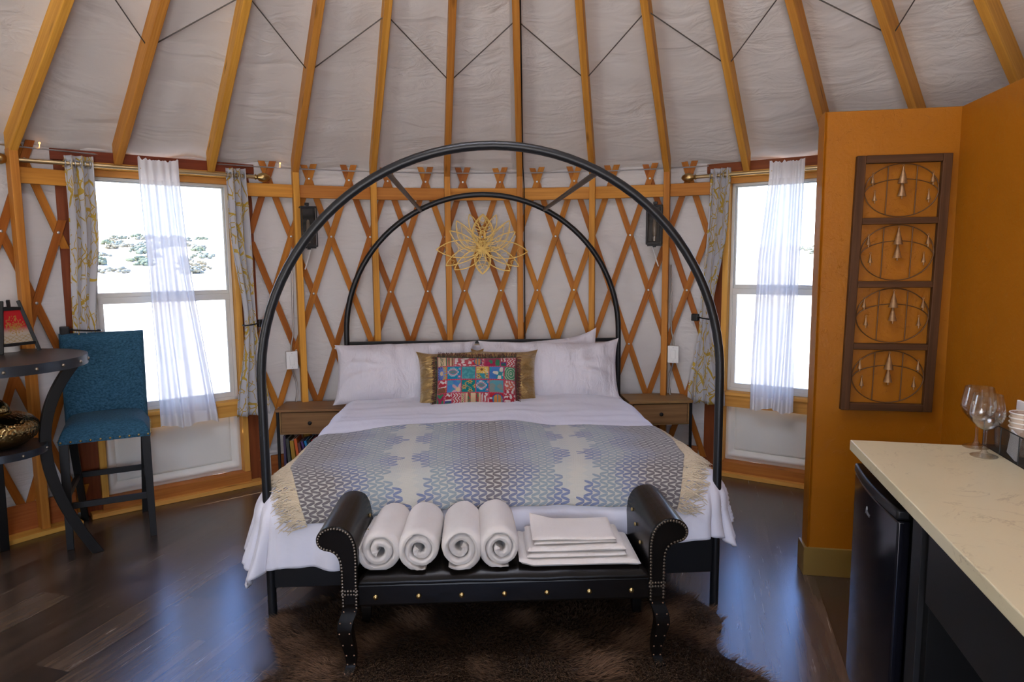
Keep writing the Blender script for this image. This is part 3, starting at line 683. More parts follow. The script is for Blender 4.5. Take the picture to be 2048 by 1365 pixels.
    if k % 8 == 6:
        d = ((x - .6) / .45) ** 2 + ((y - .5) / .5) ** 2
        return ((.50, .20, .05) if abs(sin(x * 11)) > .4 else TEAL) if d < .55 else (NAVY if d < .8 else (WHT if int(y * 8) % 4 == 0 else (.36, .01, .02)))
    return sc3(x, y, WHT, RED, 6, k)
cush = thing('patchwork_cushion', 'colourful embroidered patchwork cushion with dark fringe, in front of the gold cushions', 'cushion', bw(-.07, 1.46, .64), world=True)
Mc = stand(-.068, 1.455, .805, .40, -.01, .02)
m = MB(); cc = []
def prof(u, v, side):
    a, b = u * 2 - 1, v * 2 - 1; y = .085 * max(0, 1 - abs(a) ** 2.8) ** .5 * max(0, 1 - abs(b) ** 2.8) ** .5
    y += .006 * noise.noise(Vector((a * 5, b * 4, 3))) * min(1, (1 - max(abs(a), abs(b))) * 6)
    return Mc @ Vector((a * CW / 2 * (1 - .03 * (1 - abs(b) ** 2)), side * y, b * CH / 2 * (1 - .05 * (1 - abs(a) ** 2))))
m.grid(NU, NV, lambda u, v: prof(u, v, -1)); cc += [(*[c_ * .8 for c_ in patch(min(.9999, i / NU), min(.9999, j / NV))], 1) for j in range(NV + 1) for i in range(NU + 1)]
m.grid(40, 30, lambda u, v: prof(u, v, 1)); cc += [(.25, .02, .03, 1)] * (41 * 31); m.col = cc
t = NT('patchwork'); pc_ = t.n('Attribute', attribute_name='paint').outputs['Color']
PATCHM = t.done(t.bsdf(pc_, .85, t.bump(t.noise(t.tc(), 160, 3), .5, .003), 0, .2, Sheen_Weight=.2))
obj('cover', m, PATCHM, cush, smooth=70)
t = NT('dark_fringe'); FRD = t.done(t.bsdf(t.ramp(t.noise(t.tc(), 90, 1), [(.3, (.03, .018, .02)), (.45, (.14, .025, .03)), (.55, (.03, .06, .035)), (.7, (.12, .05, .03))]), .9, None, 0, .2))
m = MB(); g = random.Random(3)
for k in range(620):
    q = k / 620 * 2 * (CW + CH); a_, b_ = 0, 0
    if q < CW: u, v, dx, dz = q / CW, 0, 0, -1
    elif q < CW + CH: u, v, dx, dz = 1, (q - CW) / CH, 1, 0
    elif q < 2 * CW + CH: u, v, dx, dz = 1 - (q - CW - CH) / CW, 1, 0, 1
    else: u, v, dx, dz = 0, 1 - (q - 2 * CW - CH) / CH, -1, 0
    p = prof(u, v, -1); L = g.uniform(.026, .042) * (.5 if dz == -1 else 1); d = Vector((dx + g.uniform(-.4, .4), g.uniform(-.6, .1), dz + g.uniform(-.4, .4))).normalized()
    dw = Mc.to_3x3() @ d; m.tube([p, p + dw * L * .5, p + dw * L + Vector((0, 0, -.004))], [.0026, .0024, .0016], 4, cap=False)
obj('fringe', m, FRD, cush, kind='stuff')
# ------------------------------------------------------------------ bench
t = NT('black_leather'); v = t.tc(); LEATH = t.done(t.bsdf(t.mix(t.noise(v, 5, 4), (.003, .0025, .002), (.008, .006, .005)), .25, t.bump(t.noise(v, 260, 3, .6), .12, .001, t.bump(t.noise(v, 9, 3), .10, .012)), 0, .18))
BEN = thing('bench', 'black leather bench with rolled arms and curved legs at the foot of the bed', 'bench', (-.035, 2.485, 0), radians(2.4))
BD = .415                                         # depth
m = MB(); m.box((0, BD / 2, .325), (1.135, BD - .03, .095)); obj('seat_frame', m, LEATH, BEN, bevel=.012, seg=3)
m = MB()
TUF = [(-.36, .20), (-.12, .20), (.12, .20), (.36, .20)]
def seat(u, v):
    x = (u - .5) * 1.125; y = .012 + v * (BD - .03); e = min(min(u, 1 - u) * 1.125, min(v, 1 - v) * (BD - .03))
    z = .368 + .045 * (1 - exp(-e / .03)) + .014 * sin(pi * v) * sin(pi * u)
    for tx, ty in TUF: d = sqrt((x - tx) ** 2 + ((y - ty) * 1.3) ** 2); z -= .032 * exp(-(d / .05) ** 2) + .008 * exp(-(d / .11) ** 2)
    return (x, y, z + .003 * noise.noise(Vector((x * 9, y * 9, 0))))
m.grid(110, 44, seat); obj('seat_cushion', m, LEATH, BEN, smooth=70, solid=.01)
for tx, ty in TUF: m = MB(); m.ball((tx, ty, .392), .011, 10, (1, 1, .6)); obj('tuft_button', m, LEATH, BEN, smooth=True)
for k in range(7): m = MB(); m.ball((-.49 + k * .163, .012, .318), .0105, 12, (1, .7, 1)); obj('stud_button', m, BRASS, BEN, smooth=True)
ARMP = [(.552, .285), (.552, .40), (.550, .47), (.552, .52), (.562, .558), (.580, .585), (.606, .601), (.636, .606), (.666, .600), (.690, .584), (.703, .562), (.703, .540), (.694, .522), (.678, .511), (.660, .507), (.644, .502), (.632, .492), (.624, .478), (.619, .46), (.617, .42), (.617, .285)]
def smoothp(pl, n=3):
    for _ in range(n):
        q = [pl[0]]
        for a, b in zip(pl, pl[1:]): q += [(a[0] * .75 + b[0] * .25, a[1] * .75 + b[1] * .25), (a[0] * .25 + b[0] * .75, a[1] * .25 + b[1] * .75)]
        pl = q + [pl[-1]]
    return pl
NAILM = plain('dark_nail_head', (.16, .13, .10), .35, .9)
for s in (-1, 1):
    pl = smoothp(ARMP, 1); m = MB(); m.prism([(s * x, z) for x, z in pl], .0, BD, lambda u, v, d: (u, d, v)); ar = obj('arm', m, LEATH, BEN, smooth=50, bevel=.006, seg=3)
    m = MB(); pts = smoothp(ARMP, 2); L = 0; nxt = 0; cx = sum(p[0] for p in pts) / len(pts)
    for a, b in zip(pts, pts[1:]):
        l = sqrt((b[0] - a[0]) ** 2 + (b[1] - a[1]) ** 2)
        while nxt <= L + l:
            f = (nxt - L) / l if l else 0; x = a[0] + (b[0] - a[0]) * f; z = a[1] + (b[1] - a[1]) * f
            nx_, nz_ = -(b[1] - a[1]) / l, (b[0] - a[0]) / l; m.ball((s * (x - nx_ * .008), -.002, z - nz_ * .008), .0052, 6, (1, .7, 1)); nxt += .0125
        L += l
    for k in range(6):
        for zz in (.352, .338): m.ball((s * (.556 + k * .0112), -.002, zz), .0052, 6, (1, .7, 1))
    obj('nail_trim', m, NAILM, BEN, smooth=True, kind='stuff')
    for y_, z_ in ((.31, .53), (.22, .50), (.13, .46)): m = MB(); m.ball((s * (.546 + (.006 if z_ > .5 else 0)), y_, z_), .0085, 10, (.6, 1, 1)); obj('arm_button', m, BRASS, BEN, smooth=True)
    for fy, yb in ((1, .028), (-1, BD - .028)):   # curved legs
        m = MB(); pr = [(.585, .0, .30), (.588, .0, .27), (.602, .012, .23), (.606, .018, .19), (.598, .012, .14), (.592, .0, .09), (.592, -.004, .05), (.600, .012, .022), (.607, .022, 0)]
        sz = [.058, .056, .055, .052, .046, .040, .036, .038, .044]; sec = []
        pts = [Vector((s * x, yb - fy * dy, z)) for x, dy, z in pr]; vs = []; fs = []; pts0, sz0 = pts, sz; pts, sz = [], []
        for i in range(len(pts0) - 1):
            a_, b_, c_, d_ = [pts0[max(0, min(len(pts0) - 1, i + k))] for k in (-1, 0, 1, 2)]
            for q in (0, .25, .5, .75):
                pts.append(b_ + (c_ - a_) * .5 * q + (a_ * 2 - b_ * 5 + c_ * 4 - d_) * .5 * q * q + (b_ * 3 - a_ - c_ * 3 + d_) * .5 * q ** 3); sz.append(sz0[i] + (sz0[i + 1] - sz0[i]) * q)
        pts.append(pts0[-1]); sz.append(sz0[-1])
        for p_, q_ in zip(pts, sz):
            h = q_ * .5; vs += [p_ + Vector((a * h, b * h, 0)) for a, b in ((-1, -1), (1, -1), (1, 1), (-1, 1))]
        n_ = len(pts)
        for i in range(n_ - 1):
            for j in range(4): fs.append((i * 4 + j, i * 4 + (j + 1) % 4, i * 4 + 4 + (j + 1) % 4, i * 4 + 4 + j))
        fs += [(3, 2, 1, 0), tuple(range(4 * n_ - 4, 4 * n_))]; m.add(vs, fs); lg = obj('leg', m, LEATH, BEN, smooth=50)
        if fy == 1:
            m = MB()
            for (p_, q_) in zip(pts0[1:8], sz0[1:8]):
                for a in (-1, 1): m.ball(p_ + Vector((a * q_ * .36, -q_ * .5, 0)), .0035, 6, (1, .7, 1))
            obj('nail_trim', m, plain('copper_nail', (.45, .25, .15), .35, .9) if s == -1 else bpy.data.materials['copper_nail'], lg, smooth=True, kind='stuff')

# ------------------------------------------------------------------ towels
t = NT('terry'); v = t.tc(); TERRY = t.done(t.bsdf(t.mix(t.noise(v, 8, 3), (.72, .66, .60), (.82, .77, .72)), .95, t.bump(t.noise(v, 420, 2, .7), .9, .004, t.bump(t.noise(v, 30, 3), .25, .008)), 0, .1, Sheen_Weight=.4))
BROT = radians(2.4)
def be(x, y, z=0): return Vector((-.035 + x * cos(BROT) - y * sin(BROT), 2.485 + x * sin(BROT) + y * cos(BROT), z))
ROLLS = [(-.468, -1, .086, 2.2, .3, 'first rolled white towel from the left, against the bench arm'), (-.318, 1, .085, 2.4, -.06, 'second rolled white towel from the left on the bench'),
         (-.168, -1, .087, 2.5, .02, 'third rolled white towel from the left on the bench'), (-.018, 1, .085, 2.4, -.03, 'fourth rolled white towel, beside the folded towels')]
for k, (x0, hand, R0, turns, ph, lab) in enumerate(ROLLS):
    m = MB(); g = random.Random(k + 20); NS = 110; th = .0115; L = .33 + .02 * (k % 3 == 0); zc = .412 + R0 * .96
    rim = []
    for i in range(NS + 1):
        q = i / NS; a = q * turns * 2 * pi; r = .010 + (R0 - .010) * (q ** .85); wob = 1 + .07 * noise.noise(Vector((cos(a), sin(a), k * 3 + q * 2))); rim.append((a, r * wob, q))
    NL = 26; vs = []; cs = []; half = []
    lay = (R0 - .010) / turns * .50
    for j in range(NL + 1):
        y = .02 + L * j / NL; endr = 1 - .10 * (exp(-j * .9) + exp(-(NL - j) * .9))
        for (a, r, q) in rim:
            for sd in (-1, 1):
                rr_ = (r + sd * lay * (1 if q < .98 else .4) * (.30, .78, .95)[min(2, j, NL - j)] + .0022 * noise.noise(Vector((a * 5, j * 1.3, k)))) ; rr_ *= endr if sd > 0 or q > .8 else 1; dy = (q - .5) * .018 * sin(k * 2 + 1) + .004 * noise.noise(Vector((a * 2, k, j))) - (.012 * (1 - q) if j == 0 else 0) * -1
                an = hand * (a + ph * 4 - turns * 2 * pi) - pi / 2 + .5 * hand
                zz = max(-R0 * .93, sin(an) * rr_ * .98); xx = cos(an) * rr_ * .93
                vs.append(be(x0 + xx + (y - .17) * .05 * (1 - k * .6), y + dy, zc + zz)); cs.append((a * r, y, sd * .02))
    W2 = 2 * (NS + 1)
    fs = []
    for j in range(NL):
        for i in range(NS):
            for sd in (0, 1): A = j * W2 + 2 * i + sd; f = (A, A + 2, A + 2 + W2, A + W2); fs.append(f if sd else f[::-1])
        A = j * W2 + 2 * NS; fs.append((A, A + 1, A + 1 + W2, A + W2)); A = j * W2; fs.append((A + 1, A, A + W2, A + 1 + W2))
    for j in (0, NL):
        for i in range(NS): A = j * W2 + 2 * i; f = (A, A + 1, A + 3, A + 2); fs.append(f if j == 0 else f[::-1])
    m.add(vs, fs, cs); solo('rolled_towel', m, TERRY, lab + '', 'towel', 'rolled white towels on the bench', smooth=60)
FOLD = [(.292, .47, .30, .412, .024, 'wide folded white towel at the bottom of the stack on the bench', .0), (.282, .39, .26, .437, .020, 'folded white towel second from the bottom of the stack', .01), (.284, .385, .25, .458, .020, 'folded white towel third from the bottom of the stack', -.01),
        (.280, .325, .23, .479, .012, 'small folded white cloth just under the top of the stack', .012), (.278, .33, .225, .492, .014, 'small folded white cloth on top of the towel stack', -.015)]
for k, (xc, wd, dp, z0, th, lab, yw) in enumerate(FOLD):
    m = MB(); nu, nv = 44, 30
    def fn(u, v, top):
        x = (u - .5) * wd; y = (v - .5) * dp; e = min(min(u, 1 - u) * wd, min(v, 1 - v) * dp); rnd = 1 - exp(-e / .006)
        zz = th * (.5 + (.5 if top else -.5) * rnd) + .004 * noise.noise(Vector((x * 6 + k, y * 6, 0))) * (1 if top else .4) + (.016 * max(0, (abs(u - .5) - .38)) * 8 * (k == 0) * (1 if u < .5 else -.3))
        if k == 4: zz += .03 * max(0, v - .6) * max(0, .3 - u) * 8
        p = Vector((x, y, zz)); c, s_ = cos(yw), sin(yw); return be(xc + p.x * c - p.y * s_, .155 + (.02 if k < 3 else .035) + p.x * s_ + p.y * c, z0 + p.z)
    m.grid(nu, nv, lambda u, v: fn(u, v, 1)); m.grid(nu, nv, lambda u, v: fn(u, v, 0), flip=True)
    bm_ = None
    solo('folded_towel', m, TERRY, lab, 'towel', 'folded white towels on the bench', smooth=70)

# ------------------------------------------------------------------ fur rug
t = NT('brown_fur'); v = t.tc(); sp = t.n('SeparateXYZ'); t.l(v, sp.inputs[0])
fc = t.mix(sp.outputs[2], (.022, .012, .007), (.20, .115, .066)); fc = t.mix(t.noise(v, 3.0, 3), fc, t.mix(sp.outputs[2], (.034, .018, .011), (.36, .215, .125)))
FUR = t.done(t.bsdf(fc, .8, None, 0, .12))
OUT = [(-.80, 3.08), (-1.00, 2.99), (-1.075, 2.90), (-1.04, 2.78), (-.99, 2.68), (-.92, 2.58), (-.90, 2.50), (-.98, 2.40), (-1.02, 2.26), (-.96, 2.08), (-.70, 1.96), (0, 1.92), (.66, 1.98), (.98, 2.10), (1.03, 2.26), (.95, 2.42),
       (.86, 2.53), (.815, 2.60), (.84, 2.72), (.91, 2.82), (.90, 2.95), (.80, 3.10), (.62, 3.20), (.30, 3.24), (-.40, 3.22)]
OUT = smoothp(OUT + [OUT[0]], 2)[:-1]
def inside(x, y):
    c = False; n = len(OUT); j = n - 1
    for i in range(n):
        if (OUT[i][1] > y) != (OUT[j][1] > y) and x < (OUT[j][0] - OUT[i][0]) * (y - OUT[i][1]) / (OUT[j][1] - OUT[i][1]) + OUT[i][0]: c = not c
        j = i
    return c
rug = thing('fur_rug', 'dark brown shaggy sheepskin rug under the bench', 'rug', (0, 2.55, 0), world=True)
m = MB(); m.prism(OUT, .001, .012, lambda u, v, d: (u, v, d)); obj('hide', m, plain('hide', (.05, .03, .02), .9), rug)
rng = np.random.default_rng(5); oa = np.array(OUT); N = 0; pts = []
cand = rng.uniform((-1.1, 1.90), (1.06, 3.26), (150000, 2))
x, y = cand[:, 0], cand[:, 1]; ins = np.zeros(len(cand), bool); j = len(OUT) - 1
for i in range(len(OUT)):
    cnd = (oa[i, 1] > y) != (oa[j, 1] > y)
    with np.errstate(divide='ignore', invalid='ignore'): xi = (oa[j, 0] - oa[i, 0]) * (y - oa[i, 1]) / (oa[j, 1] - oa[i, 1]) + oa[i, 0]
    ins ^= cnd & (x < xi); j = i
pt = cand[ins][:76000]; N = len(pt)
def fld(fx, fy, p): return np.sin(pt[:, 0] * fx + p) * np.cos(pt[:, 1] * fy + p * 1.7)
ang = -pi / 2 + 1.1 * fld(3.1, 4.3, .4) + .9 * fld(9, 7.5, 2) + .6 * fld(21, 17, 1) + rng.normal(0, .30, N)
dist = np.min(np.hypot(pt[:, None, 0] - oa[None, ::3, 0], pt[:, None, 1] - oa[None, ::3, 1]), axis=1)
cen = np.array([0, 2.55]); outd = np.arctan2(pt[:, 1] - cen[1], pt[:, 0] - cen[0]); wgt = np.exp(-dist / .05)
dx = np.cos(ang) * (1 - wgt) + np.cos(outd) * wgt; dy = np.sin(ang) * (1 - wgt) + np.sin(outd) * wgt
L = rng.uniform(.035, .062, N); lift = rng.uniform(.45, .8, N) + .15 * fld(6, 8, 3); wd_ = rng.uniform(.0011, .0021, N)
px, py = -dy, dx; V = np.zeros((N, 5, 3), np.float32); Cc = np.zeros((N, 5, 3), np.float32)
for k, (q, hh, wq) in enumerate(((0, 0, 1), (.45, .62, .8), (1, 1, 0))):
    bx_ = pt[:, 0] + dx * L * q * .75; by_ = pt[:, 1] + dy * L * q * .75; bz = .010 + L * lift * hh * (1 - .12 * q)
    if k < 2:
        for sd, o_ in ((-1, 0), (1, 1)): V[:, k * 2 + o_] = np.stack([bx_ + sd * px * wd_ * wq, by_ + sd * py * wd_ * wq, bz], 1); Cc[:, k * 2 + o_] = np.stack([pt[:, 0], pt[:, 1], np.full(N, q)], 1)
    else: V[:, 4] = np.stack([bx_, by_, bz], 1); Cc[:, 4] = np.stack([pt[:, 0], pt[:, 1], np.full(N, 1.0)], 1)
V[:, :, 1] -= 2.55
me = bpy.data.meshes.new('pile'); base = np.arange(N) * 5
quads = np.stack([base, base + 1, base + 3, base + 2], 1); tris = np.stack([base + 2, base + 3, base + 4], 1)
me.vertices.add(N * 5); me.vertices.foreach_set('co', V.ravel()); loops = np.concatenate([quads.ravel(), tris.ravel()])
me.loops.add(len(loops)); me.loops.foreach_set('vertex_index', loops.astype(np.int32)); me.polygons.add(2 * N)
me.polygons.foreach_set('loop_start', np.concatenate([np.arange(N) * 4, 4 * N + np.arange(N) * 3]).astype(np.int32))
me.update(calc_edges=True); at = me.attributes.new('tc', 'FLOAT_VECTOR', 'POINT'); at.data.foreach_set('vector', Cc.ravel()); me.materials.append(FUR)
po = bpy.data.objects.new('pile', me); COL.objects.link(po); po.parent = rug; po['kind'] = 'stuff'

# ------------------------------------------------------------------ nightstands and books
def nightstand(label, a, b, side):
    c = bw(a, b); T = thing('nightstand', label, 'nightstand', c, BYAW, 'nightstands'); W, D, H = .47, .30, .575
    def bx(name, mat, *bs, par=None, bevel=.002):
        q = MB()
        for cx, cy, cz, sx, sy, sz in bs: q.box((cx, cy, cz), (sx, sy, sz))
        return obj(name, q, mat, par or T, bevel=bevel)
    bx('top', DARKW, (0, 0, H - .009, W, D, .018))
    bx('body', DARKW, (-W / 2 + .028, .004, H - .10, .012, D - .03, .16), (W / 2 - .028, .004, H - .10, .012, D - .03, .16), (0, D / 2 - .016, H - .10, W - .06, .012, .16), (0, .004, H - .174, W - .05, D - .03, .012))
    dr = bx('drawer', DARKW, (0, -D / 2 + .022, H - .096, W - .075, .018, .142)); q = MB()
    My = Matrix.Rotation(pi / 2, 3, 'X'); q.lathe([(.005, 0), (.005, .010), (.013, .016), (.014, .022), (.009, .027), (.001, .028)], (0, -D / 2 + .013, H - .096), 14, My); obj('knob', q, BLACK, dr, smooth=True)
    for sx in (-1, 1):
        for sy in (-1, 1): bx('leg', BLACK, (sx * (W / 2 - .011), sy * (D / 2 - .020), (H - .018) / 2, .018, .018, H - .018))
    bx('lower_shelf', DARKW, (0, 0, .14, W - .05, D - .03, .016)); return T
NL = nightstand('walnut nightstand left of the bed, books on its lower shelf', -1.225, 1.955, -1)
NR = nightstand('walnut nightstand right of the bed, under the light switch', 1.265, 1.985, 1)
BK = [(.016, .235, (.045, .03, .075), 'dark purple book standing at the left end of the nightstand shelf', 0), (.020, .215, (.05, .055, .05), 'grey green book beside the dark purple book', .06), (.026, .20, (.36, .20, .02), 'mustard yellow book on the nightstand shelf', .08),
      (.018, .215, (.55, .10, .02), 'orange book on the nightstand shelf', .12), (.016, .185, (.15, .05, .05), 'short maroon book leaning next to the orange book', .16), (.014, .195, (.07, .03, .15), 'violet book leaning beside the bright blue book', .20), (.015, .20, (.01, .20, .48), 'bright blue book leaning on the nightstand shelf', .24),
      (.020, .205, (.015, .015, .02), 'black book leaning right of the bright blue book', .28), (.016, .21, (.55, .03, .04), 'red book at the right end of the nightstand shelf', .33)]
x = -.195
for k, (w_, h_, c_, lab, ln) in enumerate(BK):
    base = bw(-1.225 + x * 1.0 + w_ / 2 + h_ * ln * .35, 1.955 - .05, .1485); Tb = thing('book', lab, 'book', base, BYAW, 'books on the left nightstand')
    M = Matrix.Rotation(-ln, 3, 'Y'); q = MB()
    for bx_, sx, by_, sy in ((-w_ / 2 + .001, .002, 0, .15), (w_ / 2 - .001, .002, 0, .15), (0, w_, -.074, .003)): q.box(M @ Vector((bx_, by_, h_ / 2)) + Vector((0, 0, w_ / 2 * sin(ln))), (sx, sy, h_), M)
    obj('cover', q, plain(f'book_cover_{k}', c_, .45), Tb)
    q = MB(); q.box(M @ Vector((0, .003, h_ / 2)) + Vector((0, 0, w_ / 2 * sin(ln))), (w_ - .004, .140, h_ - .008), M); obj('pages', q, bpy.data.materials.get('pages') or plain('pages', (.6, .56, .48), .9), Tb)
    x += w_ + .009 + .004 * (k > 3)
# ------------------------------------------------------------------ sconces, switches
SMOKE = NT('smoked_glass'); a_ = SMOKE.n('BsdfTransparent', i_Color=(.86, .84, .82, 1)); b_ = SMOKE.n('BsdfGlossy', i_Roughness=.05, i_Color=(.8, .8, .8, 1)); f_ = SMOKE.n('Fresnel', i_IOR=1.4); x_ = SMOKE.n('MixShader')
SMOKE.l(f_, x_.inputs[0]); SMOKE.l(a_, x_.inputs[1]); SMOKE.l(b_, x_.inputs[2]); SMOKE = SMOKE.done(x_)
def frame_at(th, r, z):                        # origin on the wall, x to the right, y into the room
    o = P(th, r, z); t = radians(th); return o, pi - t
def sconce(label, th):
    o, rz = frame_at(th, 3.50, 1.69); T = thing('wall_sconce', label, 'lamp', o, rz, 'lantern sconces')
    def bx(name, mat, *bs, par=None, bevel=.0015):
        q = MB()
        for cx, cy, cz, sx, sy, sz in bs: q.box((cx, cy, cz), (sx, sy, sz))
        return obj(name, q, mat, par or T, bevel=bevel)
    bx('back_plate', BLACK, (0, .008, .15, .115, .014, .30)); bx('mount', BLACK, (0, -.012, .15, .06, .04, .10))
    fr = []
    for sx in (-1, 1): fr += [(sx * .052, .105, .15, .009, .009, .27), (sx * .052, .055, .288, .009, .10, .009), (sx * .052, .055, .014, .009, .10, .009)]
    fr += [(0, .105, .288, .112, .009, .009), (0, .105, .014, .112, .009, .009), (0, .055, .297, .018, .018, .014), (0, .055, .0, .022, .022, .02), (0, .02, .312, .03, .02, .02)]
    bx('cage', BLACK, *fr); bx('base_cup', BLACK, (0, .055, .026, .09, .08, .018))
    q = MB()
    for sx in (-1, 1): q.box((sx * .043, .055, .15), (.002, .085, .25))
    q.box((0, .097, .15), (.086, .002, .25)); obj('glass', q, SMOKE, T)
    q = MB(); q.lathe([(.012, .035), (.012, .065), (.010, .068)], (0, .055, 0), 14); obj('socket', q, STEEL, T, smooth=True)
    q = MB(); q.lathe([(.009, .066), (.014, .085), (.0155, .12), (.0145, .17), (.010, .195), (.001, .203)], (0, .055, 0), 14); bulb = obj('bulb', q, plain('bulb_glass', (.55, .48, .38), .12, 0, .6, Transmission_Weight=.55) if 'bulb_glass' not in bpy.data.materials else bpy.data.materials['bulb_glass'], T, smooth=True)
sconce('black lantern wall sconce left of the bed, half behind the big arch', -24.35)
sconce('black lantern wall sconce right of the bed, half behind the big arch', 18.05)
CONDUIT = plain('metal_conduit', (.45, .43, .40), .35, .9, bump=.6, bscale=300)
def switch(label, lab2, th, zt, side):
    o, rz = frame_at(th, 3.512, .825); T = thing('light_switch', label, 'light switch', o, rz, 'light switches')
    q = MB(); q.box((0, 0, .0625), (.078, .045, .125)); obj('box', q, WHITEP, T, bevel=.004)
    q = MB(); q.box((0, .026, .0625), (.080, .006, .128)); pl = obj('plate', q, WHITEP, T, bevel=.003)
    q = MB(); q.box((0, .031, .0625), (.034, .006, .068)); obj('rocker', q, WHITEP, pl, bevel=.002)
    q = MB()
    for z in (.012, .113): q.ball((0, .029, z), .003, 6, (1, .5, 1))
    obj('screw', q, STEEL, pl)
    q = MB(); s = side
    q.tube([P(th - s * .0, 3.515, .94)] + [P(th + s * d, 3.53, z) for d, z in ((.12, 1.0), (.35, 1.06), (.42, 1.2), (.50, 1.45), (.55, zt))], .0065, 8)
    solo('conduit', q, CONDUIT, 'flexible metal conduit running up from ' + lab2, 'conduit', 'conduits at the light switches', smooth=True)
    q = MB(); q.tube([P(th - s * .0, 3.515, .83)] + [P(th + s * d, 3.53, z) for d, z in ((.25, .77), (.50, .72), (.52, .64), (.36, .58), (.34, .35))], .0065, 8)
    solo('conduit', q, CONDUIT, 'flexible metal conduit running down from ' + lab2, 'conduit', 'conduits at the light switches', smooth=True)
switch('white rocker light switch left of the bed above the nightstand', 'the left light switch', -26.75, 1.62, 1)
switch('white rocker light switch right of the bed above the nightstand', 'the right light switch', 20.45, 1.55, -1)
for th, side in ((-24.0, 'left'), (17.7, 'right')):
    mb = MB(); s = -1 if side == 'left' else 1
    mb.tube([P(th, 3.49, 1.70), P(th + s * .3, 3.50, 1.63), P(th + s * .75, 3.515, 1.54)], .0045, 6)
    solo('lamp_cord', mb, WHITEP, f'pale cord hanging from the {side} lantern sconce to the wall post', 'cord', smooth=True)

# ------------------------------------------------------------------ lotus
o, rz = frame_at(-3.25, 3.462, 1.683)
mb = MB(); K = .000398                          # one drawn unit in metres
def pt2(x, y): return Vector(((x - 1030) * K, (770 - y) * K))
def ribbon(pts, wd, z=0.0, th=.004):
    n = len(pts); vs = []
    for i, p in enumerate(pts):
        a = pts[max(0, i - 1)]; b = pts[min(n - 1, i + 1)]; d = b - a; d = d / max(d.length, 1e-9); nn = Vector((-d.y, d.x)) * wd / 2
        for q in (p + nn, p - nn):
            for zz in (z, z + th): vs.append((-q.x, zz, q.y))
    fs = [(0, 1, 3, 2), (4 * n - 4, 4 * n - 2, 4 * n - 1, 4 * n - 3)]
    for i in range(n - 1):
        A = 4 * i; B = A + 4; fs += [(A, B, B + 1, A + 1), (A + 2, A + 3, B + 3, B + 2), (A, A + 2, B + 2, B), (A + 1, B + 1, B + 3, A + 3)]
    mb.add(vs, fs)
def bez(p0, p1, p2, p3, n=14): return [p0 * (1 - t) ** 3 + p1 * 3 * t * (1 - t) ** 2 + p2 * 3 * t * t * (1 - t) + p3 * t ** 3 for t in [i / n for i in range(n + 1)]]
def petal(b, tip, w0, w1, curl=0.0, wd=.0072, inner=True, ribs=0, dots=0, z=0.0, s0=0.0):
    """an outlined petal from base b to tip; w0, w1 how far its two edges bulge (drawn units)"""
    b, tip = pt2(*b), pt2(*tip); d = tip - b; L = d.length; d = d / L; n = Vector((-d.y, d.x)); sides = []
    for sgn, w in ((1, w0), (-1, w1)):
        w *= K; sides.append(bez(b, b + d * L * .22 + n * sgn * w * 1.25, b + d * L * .68 + n * (sgn * w * 1.2 + curl * L * .5), tip))
    for s in sides: ribbon(s, wd, z)
    if inner:
        for s, sgn in ((sides[0], -1), (sides[1], 1)):
            mid = [b * .5 + tip * .5] * len(s); q = [p + (sides[1][i] - sides[0][i]).normalized() * (-sgn) * .0105 if 0 < i < len(s) - 1 and (sides[1][i] - sides[0][i]).length > .03 else None for i, p in enumerate(s)]
            q = [p for p in q if p is not None]
            if len(q) > 2: ribbon(q, wd * .45, z)
    for k in range(ribs):
        t = .30 + .58 * k / max(1, ribs - 1); i = int(t * 14); a, c = sides[0][i], sides[1][i]; m_ = b + d * L * (t - .16)
        m_ = (a + c) / 2 - d * L * .10
        ribbon([a, a * .5 + m_ * .5 - d * L * .015, m_], wd * .5, z); ribbon([c, c * .5 + m_ * .5 - d * L * .015, m_], wd * .5, z)
    for k in range(dots):
        t = .45 + .40 * k / max(1, dots - 1); i = min(13, int(t * 14)); c = (sides[0][i] * .62 + sides[1][i] * .38); r = .0032
        ring = [(c.x + r * cos(a), c.y + r * sin(a)) for a in [j * pi / 4 for j in range(8)]]; mb.prism([(-x, y) for x, y in ring], z, z + .004, lambda u, v, dd: (u, dd, v))
    return sides
C0 = (1030, 775)
petal(C0, (150, 780), 175, 190, 0, ribs=4, z=-.004, inner=False); petal(C0, (1895, 830), 190, 175, 0, ribs=4, z=-.004, inner=False)
petal(C0, (320, 1085), 90, 170, 0, ribs=3, z=-.004, inner=False); petal(C0, (1720, 1110), 170, 90, 0, ribs=3, z=-.004, inner=False)
petal(C0, (485, 1160), 150, 120, 0, dots=4, inner=False); petal(C0, (1550, 1190), 120, 150, 0, dots=4, inner=False)
petal(C0, (405, 430), 190, 60, -.10, z=-.004, inner=False); petal(C0, (1655, 450), 60, 190, .10, z=-.004, inner=False)
petal((1000, 560), (785, 120), 120, 60, -.04, dots=3, z=-.004, inner=False); petal((1060, 560), (1295, 130), 60, 120, .04, dots=3, z=-.004, inner=False)
for sgn, x0 in ((1, 540), (-1, 1545)):
    petal(C0, (x0, 240), 235 if sgn > 0 else 70, 70 if sgn > 0 else 235, 0, dots=7)
    petal((1030 - sgn * 120, 700), (1030 - sgn * 395, 330), 120 if sgn > 0 else 40, 40 if sgn > 0 else 120, 0, wd=.0045, inner=False)
    cx, cy = 1030 - sgn * 295, 580; ribbon([pt2(cx + sgn * (70 - k * 2.6) * cos(k * .42), cy + (70 - k * 2.6) * sin(k * .42)) for k in range(22)], .0038)
    cx, cy = 1030 - sgn * 430, 715; ribbon([pt2(cx + sgn * (50 - k * 2.0) * cos(k * .45), cy + (50 - k * 2.0) * sin(k * .45)) for k in range(20)], .0036)
